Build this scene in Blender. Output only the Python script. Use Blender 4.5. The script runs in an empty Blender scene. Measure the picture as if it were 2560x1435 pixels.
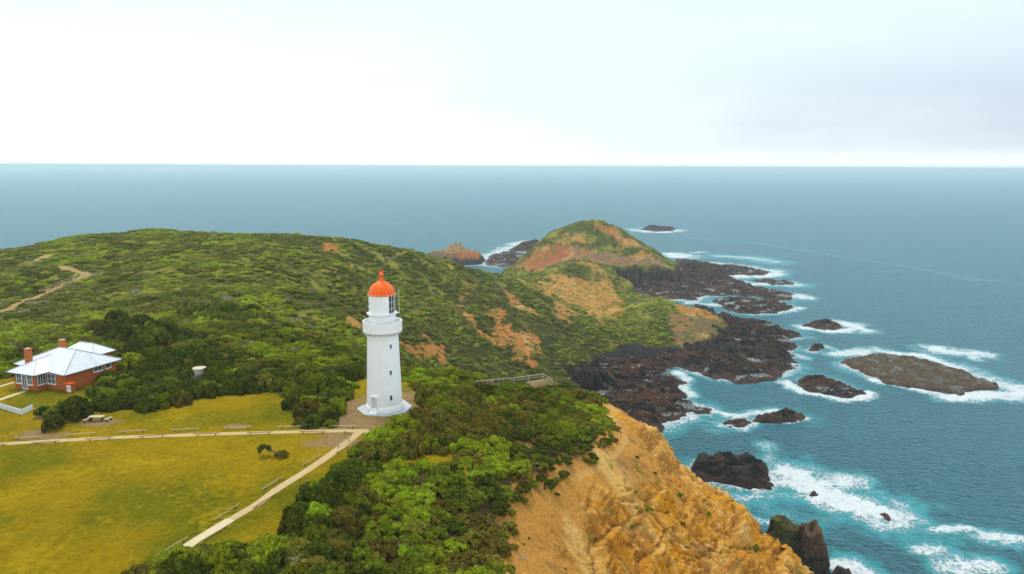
import bpy, math, random
import numpy as np
C = bpy.context.scene
rad = math.radians

# ------------------------------------------------------------------ camera, sky, sun, exposure
CAM = np.array([0.0, 0.0, 118.0])
FPX, PIT, ROLL = 1762.0, rad(9.72), 0.004          # focal length in photo pixels (photo 2560 wide)
_R = np.array([math.cos(ROLL), 0, math.sin(ROLL)])
_F = np.array([0, math.cos(PIT), -math.sin(PIT)])
_U = np.cross(_R, _F); _U /= np.linalg.norm(_U); _R = np.cross(_F, _U)
cd = bpy.data.cameras.new('camera'); cam = bpy.data.objects.new('camera', cd); C.collection.objects.link(cam)
cd.sensor_width = 36.0; cd.lens = 36.0 * FPX / 2560.0; cd.clip_start = 0.5; cd.clip_end = 200000.0
from mathutils import Matrix
M3 = Matrix(((_R[0], _U[0], -_F[0]), (_R[1], _U[1], -_F[1]), (_R[2], _U[2], -_F[2])))
cam.matrix_world = Matrix.Translation(CAM) @ M3.to_4x4()
C.camera = cam

SUN_EL, SUN_AZ = rad(63), rad(-28)                  # azimuth from +Y towards +X
w = bpy.data.worlds.new('World'); C.world = w; w.use_nodes = True
nt = w.node_tree; nt.nodes.clear()
def N(tree, typ, **kw):
    n = tree.nodes.new(typ)
    for k, v in kw.items(): setattr(n, k, v)
    return n
sky = N(nt, 'ShaderNodeTexSky', sky_type='NISHITA', sun_disc=False, sun_elevation=SUN_EL, sun_rotation=SUN_AZ)
bg1 = N(nt, 'ShaderNodeBackground'); bg1.inputs[1].default_value = 0.12
nt.links.new(sky.outputs[0], bg1.inputs[0])
tc = N(nt, 'ShaderNodeTexCoord'); sep = N(nt, 'ShaderNodeSeparateXYZ'); nt.links.new(tc.outputs['Generated'], sep.inputs[0])
def ramp(tree, src, stops, interp='EASE'):
    r = N(tree, 'ShaderNodeValToRGB'); r.color_ramp.interpolation = interp
    e = r.color_ramp.elements
    while len(e) < len(stops): e.new(0.5)
    for el, (p, c) in zip(e, stops): el.position = p; el.color = (*c, 1)
    tree.links.new(src, r.inputs[0]); return r.outputs[0]
def math_(tree, op, a, b=None, c=None, clamp=False):
    n = N(tree, 'ShaderNodeMath', operation=op); n.use_clamp = clamp
    for i, v in enumerate((a, b, c)):
        if v is None: continue
        if isinstance(v, (int, float)): n.inputs[i].default_value = v
        else: tree.links.new(v, n.inputs[i])
    return n.outputs[0]
def mixc(tree, fac, a, b, blend='MIX'):
    n = N(tree, 'ShaderNodeMix', data_type='RGBA', blend_type=blend)
    for sock, v in ((n.inputs[0], fac), (n.inputs[6], a), (n.inputs[7], b)):
        if isinstance(v, (int, float)): sock.default_value = v
        elif isinstance(v, tuple): sock.default_value = (*v, 1)
        else: tree.links.new(v, sock)
    return n.outputs[2]
def noise(tree, vec, scale, detail=4, rough=0.55, dist=0.0):
    n = N(tree, 'ShaderNodeTexNoise'); n.inputs['Scale'].default_value = scale; n.inputs['Detail'].default_value = detail
    n.inputs['Roughness'].default_value = rough; n.inputs['Distortion'].default_value = dist
    if vec is not None: tree.links.new(vec, n.inputs['Vector'])
    return n.outputs[0]
def mapping(tree, vec, sc=(1, 1, 1), rot=(0, 0, 0)):
    n = N(tree, 'ShaderNodeMapping'); n.inputs['Scale'].default_value = sc; n.inputs['Rotation'].default_value = rot
    tree.links.new(vec, n.inputs[0]); return n.outputs[0]
# overcast cloud sheet: bright towards the hidden sun (left), lavender grey to the right, a pale gap at the horizon
soft = noise(nt, mapping(nt, tc.outputs['Generated'], (1, 1, 4.5)), 1.6, 6, 0.55, 0.3)
side = math_(nt, 'ADD', math_(nt, 'MULTIPLY_ADD', sep.outputs[0], 0.80, 0.40), math_(nt, 'MULTIPLY_ADD', soft, 0.85, -0.425), clamp=True)
low = ramp(nt, side, [(0.05, (0.84, 0.85, 0.85)), (0.35, (0.79, 0.83, 0.84)), (0.55, (0.65, 0.74, 0.775)), (0.95, (0.47, 0.54, 0.635))])
upc = ramp(nt, math_(nt, 'MULTIPLY_ADD', soft, 0.5, 0.25), [(0.25, (0.58, 0.74, 0.785)), (0.75, (0.70, 0.80, 0.82))])
high = ramp(nt, sep.outputs[2], [(0.22, (0, 0, 0)), (0.5, (1, 1, 1))])
upc = mixc(nt, high, upc, (0.78, 0.83, 0.85))
elev = ramp(nt, math_(nt, 'ADD', sep.outputs[2], math_(nt, 'MULTIPLY_ADD', soft, 0.16, -0.08)), [(0.07, (0, 0, 0)), (0.24, (1, 1, 1))])
cloud = mixc(nt, elev, low, upc)
gap = ramp(nt, sep.outputs[2], [(0.0, (1, 1, 1)), (0.008, (0.9, 0.9, 0.9)), (0.026, (0, 0, 0))])
cloud = mixc(nt, math_(nt, 'MULTIPLY', gap, 0.7), cloud, (0.84, 0.89, 0.90))
bg2 = N(nt, 'ShaderNodeBackground'); nt.links.new(cloud, bg2.inputs[0]); bg2.inputs[1].default_value = 1.0
mx = N(nt, 'ShaderNodeMixShader'); mx.inputs[0].default_value = 0.93
nt.links.new(bg1.outputs[0], mx.inputs[1]); nt.links.new(bg2.outputs[0], mx.inputs[2])
wo = N(nt, 'ShaderNodeOutputWorld'); nt.links.new(mx.outputs[0], wo.inputs[0])

sd = bpy.data.lights.new('sun', 'SUN'); sd.energy = 1.5; sd.angle = rad(15); sd.color = (1.0, 0.95, 0.86)
sun = bpy.data.objects.new('sun', sd); C.collection.objects.link(sun)
from mathutils import Vector
sv = Vector((math.sin(SUN_AZ) * math.cos(SUN_EL), math.cos(SUN_AZ) * math.cos(SUN_EL), math.sin(SUN_EL)))
sun.rotation_euler = sv.to_track_quat('Z', 'Y').to_euler()
C.view_settings.view_transform = 'Standard'; C.view_settings.look = 'None'
C.view_settings.exposure = 0.47; C.view_settings.gamma = 1.0
C.render.engine = 'CYCLES'
C.cycles.max_bounces = 6; C.cycles.diffuse_bounces = 3; C.cycles.glossy_bounces = 2; C.cycles.transmission_bounces = 3; C.cycles.volume_bounces = 3
C.cycles.caustics_reflective = False; C.cycles.caustics_refractive = False

# ------------------------------------------------------------------ helpers
def ray(u, v): return _F + _R * ((u - 1280) / FPX) - _U * ((v - 717.5) / FPX)
def P(u, v, z):                                     # point of height z seen at photo pixel (u, v)
    d = ray(u, v); return CAM + d * ((z - CAM[2]) / d[2])
def PD(u, v, y):                                    # point at distance y seen at photo pixel (u, v)
    d = ray(u, v); return CAM + d * (y / d[1])

_rng = np.random.RandomState(7); _perm = _rng.permutation(512)
_ga = _rng.rand(512) * 2 * np.pi; _gx, _gy = np.cos(_ga), np.sin(_ga)
def pnoise(x, y, seed=0):
    x = np.asarray(x, float); y = np.asarray(y, float)
    xi = np.floor(x).astype(np.int64); yi = np.floor(y).astype(np.int64)
    fx, fy = x - xi, y - yi
    ux = fx * fx * fx * (fx * (fx * 6 - 15) + 10); uy = fy * fy * fy * (fy * (fy * 6 - 15) + 10)
    def g(a, b, dx, dy):
        h = _perm[(_perm[(xi + a + seed * 17) & 511] + yi + b) & 511]
        return _gx[h] * dx + _gy[h] * dy
    a = g(0, 0, fx, fy); b = g(1, 0, fx - 1, fy); c = g(0, 1, fx, fy - 1); d = g(1, 1, fx - 1, fy - 1)
    return 1.4 * ((a + (b - a) * ux) * (1 - uy) + (c + (d - c) * ux) * uy)
def fbm(x, y, wl, octv=4, seed=0, gain=0.5):
    s = 0; a = 1; f = 1.0 / wl
    for i in range(octv):
        s = s + a * pnoise(x * f, y * f, seed + i); a *= gain; f *= 2.03
    return s
def ridged(x, y, wl, octv=4, seed=0, gain=0.5):
    s = 0; a = 1; f = 1.0 / wl
    for i in range(octv):
        s = s + a * (1 - 2 * np.abs(pnoise(x * f, y * f, seed + i))); a *= gain; f *= 2.03
    return s
def sstep(a, b, x):
    t = np.clip((x - a) / (b - a), 0, 1); return t * t * (3 - 2 * t)
def sdf(poly, x, y):                                # signed distance, inside positive; also index and parameter of the nearest edge
    x = np.asarray(x, float); y = np.asarray(y, float)
    best = np.full(x.shape, 1e18); bi = np.zeros(x.shape, int); bt = np.zeros(x.shape); ins = np.zeros(x.shape, bool)
    n = len(poly)
    for i in range(n):
        ax, ay = poly[i][0], poly[i][1]; bx, by = poly[(i + 1) % n][0], poly[(i + 1) % n][1]
        dx, dy = bx - ax, by - ay; L = dx * dx + dy * dy + 1e-12
        t = np.clip(((x - ax) * dx + (y - ay) * dy) / L, 0, 1)
        d = (x - ax - t * dx) ** 2 + (y - ay - t * dy) ** 2
        m = d < best; best[m] = d[m]; bi[m] = i; bt[m] = t[m]
        if abs(dy) > 1e-12:
            ins ^= ((ay > y) != (by > y)) & (x < dx * (y - ay) / dy + ax)
    s = np.sqrt(best); return np.where(ins, s, -s), bi, bt
def linedist(pts, x, y):
    best = np.full(np.shape(x), 1e18)
    for (ax, ay), (bx, by) in zip(pts[:-1], pts[1:]):
        dx, dy = bx - ax, by - ay; L = dx * dx + dy * dy + 1e-12
        t = np.clip(((x - ax) * dx + (y - ay) * dy) / L, 0, 1)
        best = np.minimum(best, (x - ax - t * dx) ** 2 + (y - ay - t * dy) ** 2)
    return np.sqrt(best)

def link(o): C.collection.objects.link(o); return o
def tag(o, label=None, cat=None, group=None, kind=None):
    for k, v in (('label', label), ('category', cat), ('group', group), ('kind', kind)):
        if v: o[k] = v
    return o
def npmesh(name, verts, faces, mat=None, cols=None, attrs=None, smooth=False):
    verts = np.ascontiguousarray(verts, np.float32); faces = np.ascontiguousarray(faces, np.int32); k = faces.shape[1]
    me = bpy.data.meshes.new(name)
    me.vertices.add(len(verts)); me.vertices.foreach_set('co', verts.ravel())
    me.loops.add(faces.size); me.loops.foreach_set('vertex_index', faces.ravel())
    me.polygons.add(len(faces)); me.polygons.foreach_set('loop_start', np.arange(0, faces.size, k, dtype=np.int32))
    if smooth: me.polygons.foreach_set('use_smooth', np.ones(len(faces), bool))
    if cols is not None:
        a = me.color_attributes.new('col', 'FLOAT_COLOR', 'POINT')
        a.data.foreach_set('color', np.concatenate([cols, np.ones((len(cols), 1))], 1).astype(np.float32).ravel())
    for nm, arr in (attrs or {}).items():
        a = me.attributes.new(nm, 'FLOAT', 'POINT'); a.data.foreach_set('value', np.asarray(arr, np.float32))
    me.update(calc_edges=True); me.validate()
    if mat: me.materials.append(mat)
    return me
def gridfaces(nr, nc, keep=None):
    i = np.arange(nr * nc).reshape(nr, nc)
    f = np.stack([i[:-1, :-1], i[:-1, 1:], i[1:, 1:], i[1:, :-1]], -1).reshape(-1, 4)
    if keep is not None: f = f[keep[f].any(1)]
    return f
def compact(v, f, *arrs):
    u, inv = np.unique(f, return_inverse=True)
    return (v[u], inv.reshape(f.shape)) + tuple(a[u] for a in arrs)

class MB:                                           # collects simple solids into one mesh
    def __init__(s): s.v = []; s.f = []
    def add(s, vs, fs):
        o = len(s.v); s.v += [tuple(p) for p in vs]; s.f += [tuple(i + o for i in q) for q in fs]; return s
    def box(s, c, d, rz=0.0, top=1.0):
        ca, sa = math.cos(rz), math.sin(rz); vs = []
        for z in (-1, 1):
            k = top if z > 0 else 1
            for x, y in ((-1, -1), (1, -1), (1, 1), (-1, 1)):
                px, py = x * d[0] / 2 * k, y * d[1] / 2 * k
                vs.append((c[0] + px * ca - py * sa, c[1] + px * sa + py * ca, c[2] + z * d[2] / 2))
        return s.add(vs, [(0, 3, 2, 1), (4, 5, 6, 7), (0, 1, 5, 4), (1, 2, 6, 5), (2, 3, 7, 6), (3, 0, 4, 7)])
    def lathe(s, prof, n=40, c=(0, 0, 0), a0=0.0, a1=2 * math.pi, cap=True):
        full = abs(a1 - a0 - 2 * math.pi) < 1e-6; m = n if full else n + 1; vs = []
        for r, z in prof:
            for i in range(m):
                a = a0 + (a1 - a0) * i / n; vs.append((c[0] + r * math.cos(a), c[1] + r * math.sin(a), c[2] + z))
        fs = []
        for j in range(len(prof) - 1):
            for i in range(n):
                k = (i + 1) % m; fs.append((j * m + i, j * m + k, (j + 1) * m + k, (j + 1) * m + i))
        if cap and full: fs.append(tuple(range(m))[::-1]); fs.append(tuple((len(prof) - 1) * m + i for i in range(m)))
        return s.add(vs, fs)
    def tube(s, pts, rs, n=6):
        pts = [Vector(p) for p in pts]; vs = []
        for i, p in enumerate(pts):
            t = (pts[min(i + 1, len(pts) - 1)] - pts[max(i - 1, 0)]).normalized()
            a = t.cross(Vector((0, 0, 1)) if abs(t.z) < 0.9 else Vector((1, 0, 0))).normalized(); b = t.cross(a)
            r = rs[i] if isinstance(rs, (list, tuple)) else rs
            for k in range(n):
                q = 2 * math.pi * k / n; vs.append(p + (a * math.cos(q) + b * math.sin(q)) * r)
        fs = [(j * n + i, j * n + (i + 1) % n, (j + 1) * n + (i + 1) % n, (j + 1) * n + i) for j in range(len(pts) - 1) for i in range(n)]
        fs += [tuple(range(n))[::-1], tuple((len(pts) - 1) * n + i for i in range(n))]
        return s.add(vs, fs)
    def build(s, name, mat, parent=None, smooth=False):
        me = bpy.data.meshes.new(name); me.from_pydata(s.v, [], s.f); me.update()
        import bmesh
        bm = bmesh.new(); bm.from_mesh(me); bmesh.ops.recalc_face_normals(bm, faces=bm.faces); bm.to_mesh(me); bm.free()
        if smooth:
            me.polygons.foreach_set('use_smooth', np.ones(len(me.polygons), bool))
            try: me.set_sharp_from_angle(angle=rad(35))
            except Exception: pass
        me.materials.append(mat); o = link(bpy.data.objects.new(name, me))
        if parent: o.parent = parent
        return o
def empty(name, loc, rz=0.0):
    o = link(bpy.data.objects.new(name, None)); o.location = loc; o.rotation_euler = (0, 0, rz); return o

def newmat(name):
    m = bpy.data.materials.new(name); m.use_nodes = True; t = m.node_tree; t.nodes.clear()
    o = N(t, 'ShaderNodeOutputMaterial'); b = N(t, 'ShaderNodeBsdfPrincipled'); t.links.new(b.outputs[0], o.inputs[0]); return m, t, b
def setin(t, b, key, v):
    if isinstance(v, (int, float)): b.inputs[key].default_value = v
    elif isinstance(v, tuple): b.inputs[key].default_value = (*v, 1)
    else: t.links.new(v, b.inputs[key])
def bump(t, b, h, strength, dist):
    n = N(t, 'ShaderNodeBump'); n.inputs['Strength'].default_value = strength; n.inputs['Distance'].default_value = dist
    t.links.new(h, n.inputs['Height']); t.links.new(n.outputs[0], b.inputs['Normal'])
def simple(name, c, rough=0.6, var=0.12, scale=3.0, spec=0.4, dirt=None):
    m, t, b = newmat(name); tcx = N(t, 'ShaderNodeTexCoord').outputs['Object']
    n1 = noise(t, tcx, scale, 5); f = math_(t, 'MULTIPLY_ADD', n1, 2 * var, 1 - var)
    cc = mixc(t, 1.0, c, N(t, 'ShaderNodeCombineColor').outputs[0], 'MULTIPLY')
    comb = [x for x in t.nodes if x.bl_idname == 'ShaderNodeCombineColor'][0]
    for i in range(3): t.links.new(f, comb.inputs[i])
    if dirt:
        n2 = ramp(t, noise(t, tcx, scale * 0.6, 6, 0.65), [(0.5, (0, 0, 0)), (0.72, (1, 1, 1))])
        cc = mixc(t, math_(t, 'MULTIPLY', n2, dirt[1]), cc, dirt[0])
    setin(t, b, 'Base Color', cc); b.inputs['Roughness'].default_value = rough; b.inputs['Specular IOR Level'].default_value = spec
    return m

# ------------------------------------------------------------------ terrain shape
CP = []                                             # control points of the upper ground surface
def Z(*pts): CP.extend(np.array(p, float) for p in pts)
LHB = P(962, 1018, 80); LHB = np.array([LHB[0], LHB[1], 80.0])
Z((-48, 60, 80), (-34, 64, 80), (-22, 97, 80), (-70, 92, 80), (-76, 104, 80), (-84, 116, 80), tuple(LHB), (-32, 102, 80), (-45, 80, 80), (-58, 125, 79.6),
  (-90, 60, 80), (-100, 90, 80), (-110, 120, 80), (-75, 130, 79.8), (-32, 124, 79.2), (-15, 115, 79.6), (-40, 40, 80), (-10, 40, 80), (-140, 130, 79), (-15, 85, 79.5), (-60, 75, 80))
Z(P(1280, 1300, 73.5), P(1420, 1195, 72.5), P(1530, 1100, 71.5), P(1510, 1000, 69.5), P(1200, 1100, 77), P(1000, 1150, 79), P(1000, 1300, 78.5), P(1150, 1435, 76.5),
  P(1300, 1200, 76), P(1400, 1100, 74.5), P(1350, 1020, 74), P(1250, 1000, 76), (0, 60, 74), (-3, 128, 76.5), (-8, 140, 75))
BROW = [P(2100, 1520, 42), P(2020, 1435, 48), P(1900, 1330, 53), P(1770, 1220, 58), P(1700, 1155, 61.5), P(1640, 1090, 64.5), P(1560, 1030, 67), P(1500, 990, 69)]
Z(*BROW)
Z(P(1500, 1350, 64.5), P(1650, 1435, 58), P(1600, 1250, 65), P(1570, 1120, 69), P(1400, 1350, 67.5), P(1420, 1435, 65.5), P(1800, 1400, 54), (30, 60, 62), (60, 60, 46), (20, 40, 66))
# the plateau behind, left hill, its ridge
for x, y, z in [(-60, 160, 77.5), (-110, 170, 78), (-170, 170, 77), (-45, 165, 76), (-80, 200, 79), (-130, 220, 79.5), (-180, 220, 80), (-60, 230, 76), (-90, 260, 81),
                (-150, 270, 82.5), (-210, 260, 82), (-75, 300, 77), (-120, 310, 84), (-180, 310, 85), (-240, 290, 81.5)]: Z((x, y, z))
Z(PD(1130, 654, 455), PD(1060, 634, 430), PD(1000, 624, 415), PD(900, 603, 395), PD(760, 588, 375), PD(550, 583, 360), PD(350, 577, 345), PD(180, 592, 325), PD(0, 632, 305), PD(-200, 680, 300))
for u, y, z in [(0, 370, 60), (350, 415, 62), (550, 430, 60), (760, 450, 55), (900, 465, 50), (1060, 500, 38)]: p = PD(u, 600, y); Z((p[0], p[1], z))
Z(P(1500, 896, 2.5), P(1560, 883, 2.5), P(1640, 876, 2.5), P(1700, 874, 3.0), P(1600, 868, 5.5))
Z(PD(1200, 677, 480), PD(1250, 686, 520), PD(1150, 760, 390), PD(1300, 800, 390), PD(1240, 870, 340), PD(1340, 900, 345), PD(1450, 885, 410), PD(1100, 880, 300), PD(1000, 880, 275),
  PD(1010, 780, 330), PD(900, 700, 300), PD(850, 785, 240), PD(870, 850, 190), PD(1000, 870, 230), PD(1180, 720, 440), PD(1350, 760, 450), PD(1400, 820, 425), PD(1000, 700, 370))
Z((-5, 165, 55), (-10, 190, 40), (5, 220, 15), (8, 260, 8), (15, 310, 8), (-20, 160, 66), (-25, 200, 52), (-15, 250, 33), (30, 345, 13), (38, 370, 12), PD(1490, 912, 392))
# knoll, saddle, far hill
Z(PD(1455, 650, 600), PD(1400, 668, 590), PD(1320, 705, 575), PD(1500, 668, 595), PD(1545, 720, 580), PD(1450, 720, 560), PD(1380, 750, 510), PD(1500, 790, 500), PD(1560, 840, 450), PD(1660, 800, 475),
  PD(1620, 755, 520), PD(1700, 850, 450), PD(1720, 785, 490), PD(1600, 745, 545), PD(1640, 860, 447), PD(1780, 800, 490), (110, 640, 12), (75, 650, 18), (30, 620, 20), (-5, 570, 28), (-15, 620, 12))
Z(PD(1500, 547, 775), PD(1440, 556, 775), PD(1380, 580, 770), PD(1330, 620, 768), PD(1280, 668, 755), PD(1560, 575, 775), PD(1620, 615, 770), PD(1665, 650, 755), PD(1400, 652, 720), PD(1480, 640, 725),
  PD(1560, 655, 715), PD(1640, 660, 712), PD(1420, 610, 745), PD(1520, 600, 750), (60, 830, 30), (110, 830, 25), (160, 800, 12), (5, 780, 6), (50, 690, 22), (20, 690, 14))
CP = np.array(CP)
_c2 = 7.0 ** 2
def _k(dx, dy): return np.sqrt(dx * dx + dy * dy + _c2)
_A = _k(CP[:, None, 0] - CP[None, :, 0], CP[:, None, 1] - CP[None, :, 1])
_n = len(CP); _zm = 50.0
_W = np.linalg.solve(_A - np.eye(_n) * 2.0, CP[:, 2] - _zm)
def upper(x, y):
    s = np.full(np.shape(x), _zm)
    for i in range(_n): s = s + _W[i] * _k(x - CP[i, 0], y - CP[i, 1])
    return s
# cliff-top / shore outline with the horizontal run of the fall outside it
COAST = [(70, 30, 25), (66, 70, 25)] + [(p[0], p[1], 24) for p in BROW] + [(10, 153, 26), (2, 168, 26), (10, 200, 20), (24, 240, 14), (32, 290, 10), (36, 330, 8)]
COAST += [(PD(1385, 945, 352)[0], 352, 5), (PD(1440, 930, 362)[0], 362, 5), (PD(1492, 915, 385)[0], 385, 4), (50, 412, 6), (78, 424, 10), (108, 436, 8), (130, 452, 6), (148, 478, 5), (152, 502, 5), (138, 515, 6),
          (124, 527, 8), (108, 560, 8), (102, 610, 8), (100, 655, 8), (100, 690, 9), (127, 702, 10), (163, 705, 10), (172, 725, 9), (175, 765, 9), (165, 805, 14), (130, 845, 14), (80, 855, 14), (30, 835, 12), (0, 795, 10),
          (-6, 740, 10), (-10, 690, 10), (-18, 640, 10), (-45, 600, 15), (-70, 560, 25), (-110, 520, 30), (-170, 480, 40), (-240, 440, 60), (-330, 380, 60), (-430, 300, 60), (-430, -60, 60), (70, -60, 25)]
_cw = np.array([c[2] for c in COAST], float)
_lawn_z = None
def coast(x, y):
    jx = fbm(x, y, 9, 3, 40) * 1.6; jy = fbm(x, y, 9, 3, 45) * 1.6
    far = sstep(200, 400, y); s, bi, bt = sdf(COAST, x + jx * (0.5 + far * 1.5), y + jy * (0.5 + far * 1.5))
    wd = _cw[bi] * (1 - bt) + np.roll(_cw, -1)[bi] * bt
    return s, wd
FLAT = [(-120, 40), (-32, 40), (-30, 66), (-24, 84), (-14, 97), (-13, 112), (-26, 114), (-34, 104), (-62, 106), (-68, 128), (-100, 130), (-130, 110)]
def ground(x, y, detail=True, full=False):
    x = np.asarray(x, float); y = np.asarray(y, float)
    h = upper(x, y)
    fl = sstep(0, 8, sdf(FLAT, x, y)[0]); h = h * (1 - fl) + 80.0 * fl
    s, wd = coast(x, y)
    near = 1 - sstep(150, 175, y); cliff = near * sstep(0, 6, sdf(CLIFF, x, y)[0]) if CLIFF is not None else 0 * x
    far = sstep(150, 260, y)
    if detail:
        amp = (1 - fl) * (0.25 + 0.9 * far)
        h = h + amp * fbm(x, y, 26, 4, 3) + far * 1.2 * ridged(x + 0.3 * y, y * 0.55, 30, 3, 9) * sstep(60, 20, h)
        # bedding ledges, slumps and runnels of the sandy cliff
        h = h + cliff * (0.7 * fbm(x, y, 14, 3, 31) + 0.10 * fbm(x, y, 2.2, 4, 33))
    t = np.clip(-s / wd, 0, 1.4)
    g = 1 - sstep(0, 1, t) if not detail else np.clip(1 - np.clip(t, 0, 1) ** 1.25 + 0.06 * fbm(x, y, 6, 3, 50) * (t > 0.02) * (t < 1), 0, 1)
    z = np.where(s >= 0, h, -4 + (h + 4) * g)
    if full: return z, s, cliff, fl
    return z
CLIFF = None
_u = [(1285, 1500), (1290, 1350), (1282, 1300), (1330, 1250), (1400, 1210), (1420, 1185), (1480, 1165), (1500, 1140), (1540, 1100), (1545, 1085), (1520, 1040), (1503, 998)]
def hit(px, dist=1200.0, y0=46.0):                  # where photo rays meet the ground
    ys = np.exp(np.linspace(math.log(y0), math.log(dist), 2600)); out = []
    for u, v in px:
        d = ray(u, v); pts = CAM + d * (ys / d[1])[:, None]
        m = (np.abs(pts[:, 2] - 50) < 60); zz = np.full(len(ys), -9.0); zz[m] = ground(pts[m, 0], pts[m, 1], False)
        b = np.nonzero(pts[:, 2] <= np.maximum(zz, 0.0))[0]; i = b[0] if len(b) else len(ys) - 1
        out.append((pts[i, 0], pts[i, 1]))
    return out
CLIFF = hit(_u) + [(24, 160), (60, 150), (100, 120), (100, 40), (10, 40)]

# ------------------------------------------------------------------ surface zones (outlines on the ground, in metres)
SCRUB_FREE = dict(
    lawn=hit([(-60, 1460), (-60, 1100), (-40, 1048), (75, 1052), (120, 1045), (200, 1042), (250, 1030), (400, 1022), (480, 1000), (560, 985), (700, 978), (735, 985), (740, 1040), (750, 1062), (800, 1070), (850, 1060),
              (852, 1015), (868, 975), (885, 950), (960, 940), (1030, 960), (1062, 985), (1062, 1040), (1040, 1066), (960, 1090), (905, 1108), (890, 1142), (850, 1175), (800, 1205), (765, 1240), (725, 1295), (708, 1350), (690, 1386), (600, 1384), (540, 1382), (450, 1392), (365, 1428), (300, 1475)]),
    yard=hit([(-60, 950), (40, 945), (60, 930), (205, 925), (240, 962), (222, 992), (190, 1012), (110, 1028), (78, 1050), (-20, 1065), (-60, 1060)]),
    back=hit([(290, 884), (380, 868), (440, 868), (448, 880), (400, 892), (300, 900)]),
    clearing=hit([(925, 1152), (1000, 1140), (1130, 1137), (1132, 1160), (1060, 1166), (1000, 1174), (930, 1176)]),
    tank=hit([(478, 972), (528, 972), (528, 942), (478, 942)]),
    lookout=hit([(1180, 966), (1290, 957), (1362, 946), (1392, 958), (1345, 980), (1250, 974)]),
)
HOUSE_A = rad(-20); HO = np.array([-75.6, 114.2])
def hl(x, y): c, s = math.cos(HOUSE_A), math.sin(HOUSE_A); return (HO[0] + x * c - y * s, HO[1] + x * s + y * c)
SCRUB_FREE['house'] = [hl(-16, -3), hl(1.5, -3), hl(1.5, 12.5), hl(-5, 17), hl(-16, 17)]
TRACK = [hit([(-30, 795), (0, 782), (40, 765), (95, 737), (150, 712), (205, 690), (214, 684), (190, 672), (152, 668)]), hit([(98, 652), (118, 638)])]
# bare earth: outline, colour, ragged edge in metres
OCH, ORG, RED, SND, MAU = (0.46, 0.245, 0.06), (0.46, 0.19, 0.05), (0.36, 0.115, 0.045), (0.55, 0.36, 0.15), (0.23, 0.13, 0.08)
BARE = [
    (hit([(793, 609), (845, 611), (848, 630), (810, 633)]), ORG, 2), (hit([(868, 664), (882, 662), (880, 674), (870, 676)]), ORG, 1), (hit([(832, 668), (842, 667), (842, 672), (833, 673)]), ORG, 1),
    (hit([(1150, 692), (1172, 700), (1168, 745), (1158, 770), (1187, 802), (1200, 832), (1222, 845), (1238, 800), (1218, 778), (1235, 768), (1262, 776), (1258, 802), (1300, 832), (1350, 848), (1342, 880), (1325, 918), (1290, 920), (1275, 872), (1222, 862), (1190, 832), (1152, 785), (1160, 742)]), ORG, 4),
    (hit([(1030, 862), (1062, 850), (1120, 860), (1118, 880), (1090, 910), (1050, 895), (1000, 885), (1000, 868)]), ORG, 4), (hit([(863, 792), (885, 798), (905, 818), (890, 822), (868, 806)]), OCH, 1.5),
    (hit([(1310, 712), (1380, 684), (1440, 657), (1470, 656), (1492, 672), (1545, 717), (1552, 790), (1500, 802), (1480, 790), (1440, 772), (1400, 748), (1350, 727)]), OCH, 12),
    (hit([(1480, 780), (1530, 735), (1560, 760), (1552, 800), (1520, 812)]), ORG, 7), (hit([(1108, 655), (1122, 657), (1140, 672), (1128, 674)]), SND, 1.5),
    (hit([(1378, 788), (1400, 760), (1450, 790), (1400, 800)]), OCH, 6), (hit([(1255, 725), (1280, 740), (1340, 790), (1320, 795), (1262, 750)]), ORG, 4),
    (hit([(1275, 672), (1340, 628), (1400, 612), (1432, 612), (1440, 640), (1420, 652), (1390, 660), (1340, 682)]), RED, 5), (hit([(1400, 655), (1432, 614), (1500, 630), (1560, 642), (1660, 656), (1670, 668), (1560, 668), (1500, 662), (1440, 652)]), MAU, 4),
    (hit([(1400, 592), (1450, 588), (1470, 600), (1420, 612), (1390, 610)]), OCH, 5), (hit([(1488, 560), (1520, 560), (1562, 590), (1612, 622), (1560, 620), (1530, 592), (1500, 575)]), ORG, 5),
    (hit([(1560, 650), (1600, 630), (1650, 652), (1672, 660), (1620, 664)]), ORG, 5), (hit([(1690, 775), (1720, 762), (1760, 770), (1790, 800), (1760, 800), (1700, 790)]), ORG, 4),
    (hit([(1672, 800), (1700, 768), (1760, 760), (1815, 800), (1800, 850), (1740, 872), (1690, 868), (1680, 835)]), (0.20, 0.125, 0.065), 5),
    (hit([(1690, 830), (1730, 830), (1800, 845), (1760, 868), (1700, 868)]), OCH, 5),
    (hit([(1285, 1103), (1325, 1108), (1322, 1118), (1290, 1115)]), ORG, 0.6), (hit([(1380, 1170), (1420, 1165), (1418, 1178), (1385, 1180)]), ORG, 0.6), (hit([(1455, 968), (1485, 985), (1475, 988)]), ORG, 0.5),
    (hit([(1300, 1175), (1325, 1170), (1325, 1182), (1302, 1184)]), ORG, 0.5),
]
GREENKEEP = [hit([(1395, 672), (1430, 660), (1470, 668), (1502, 705), (1490, 712), (1440, 695), (1400, 690)]), hit([(1200, 805), (1225, 825), (1232, 838), (1212, 835)]), hit([(1280, 815), (1305, 815), (1305, 835), (1282, 838)])]
TRAIL = hit([(1508, 1000), (1530, 1040), (1562, 1085), (1565, 1105), (1540, 1140), (1500, 1165), (1440, 1195)])
BEACH = hit([(1470, 890), (1560, 866), (1700, 866), (1705, 900), (1480, 915)])
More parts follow.
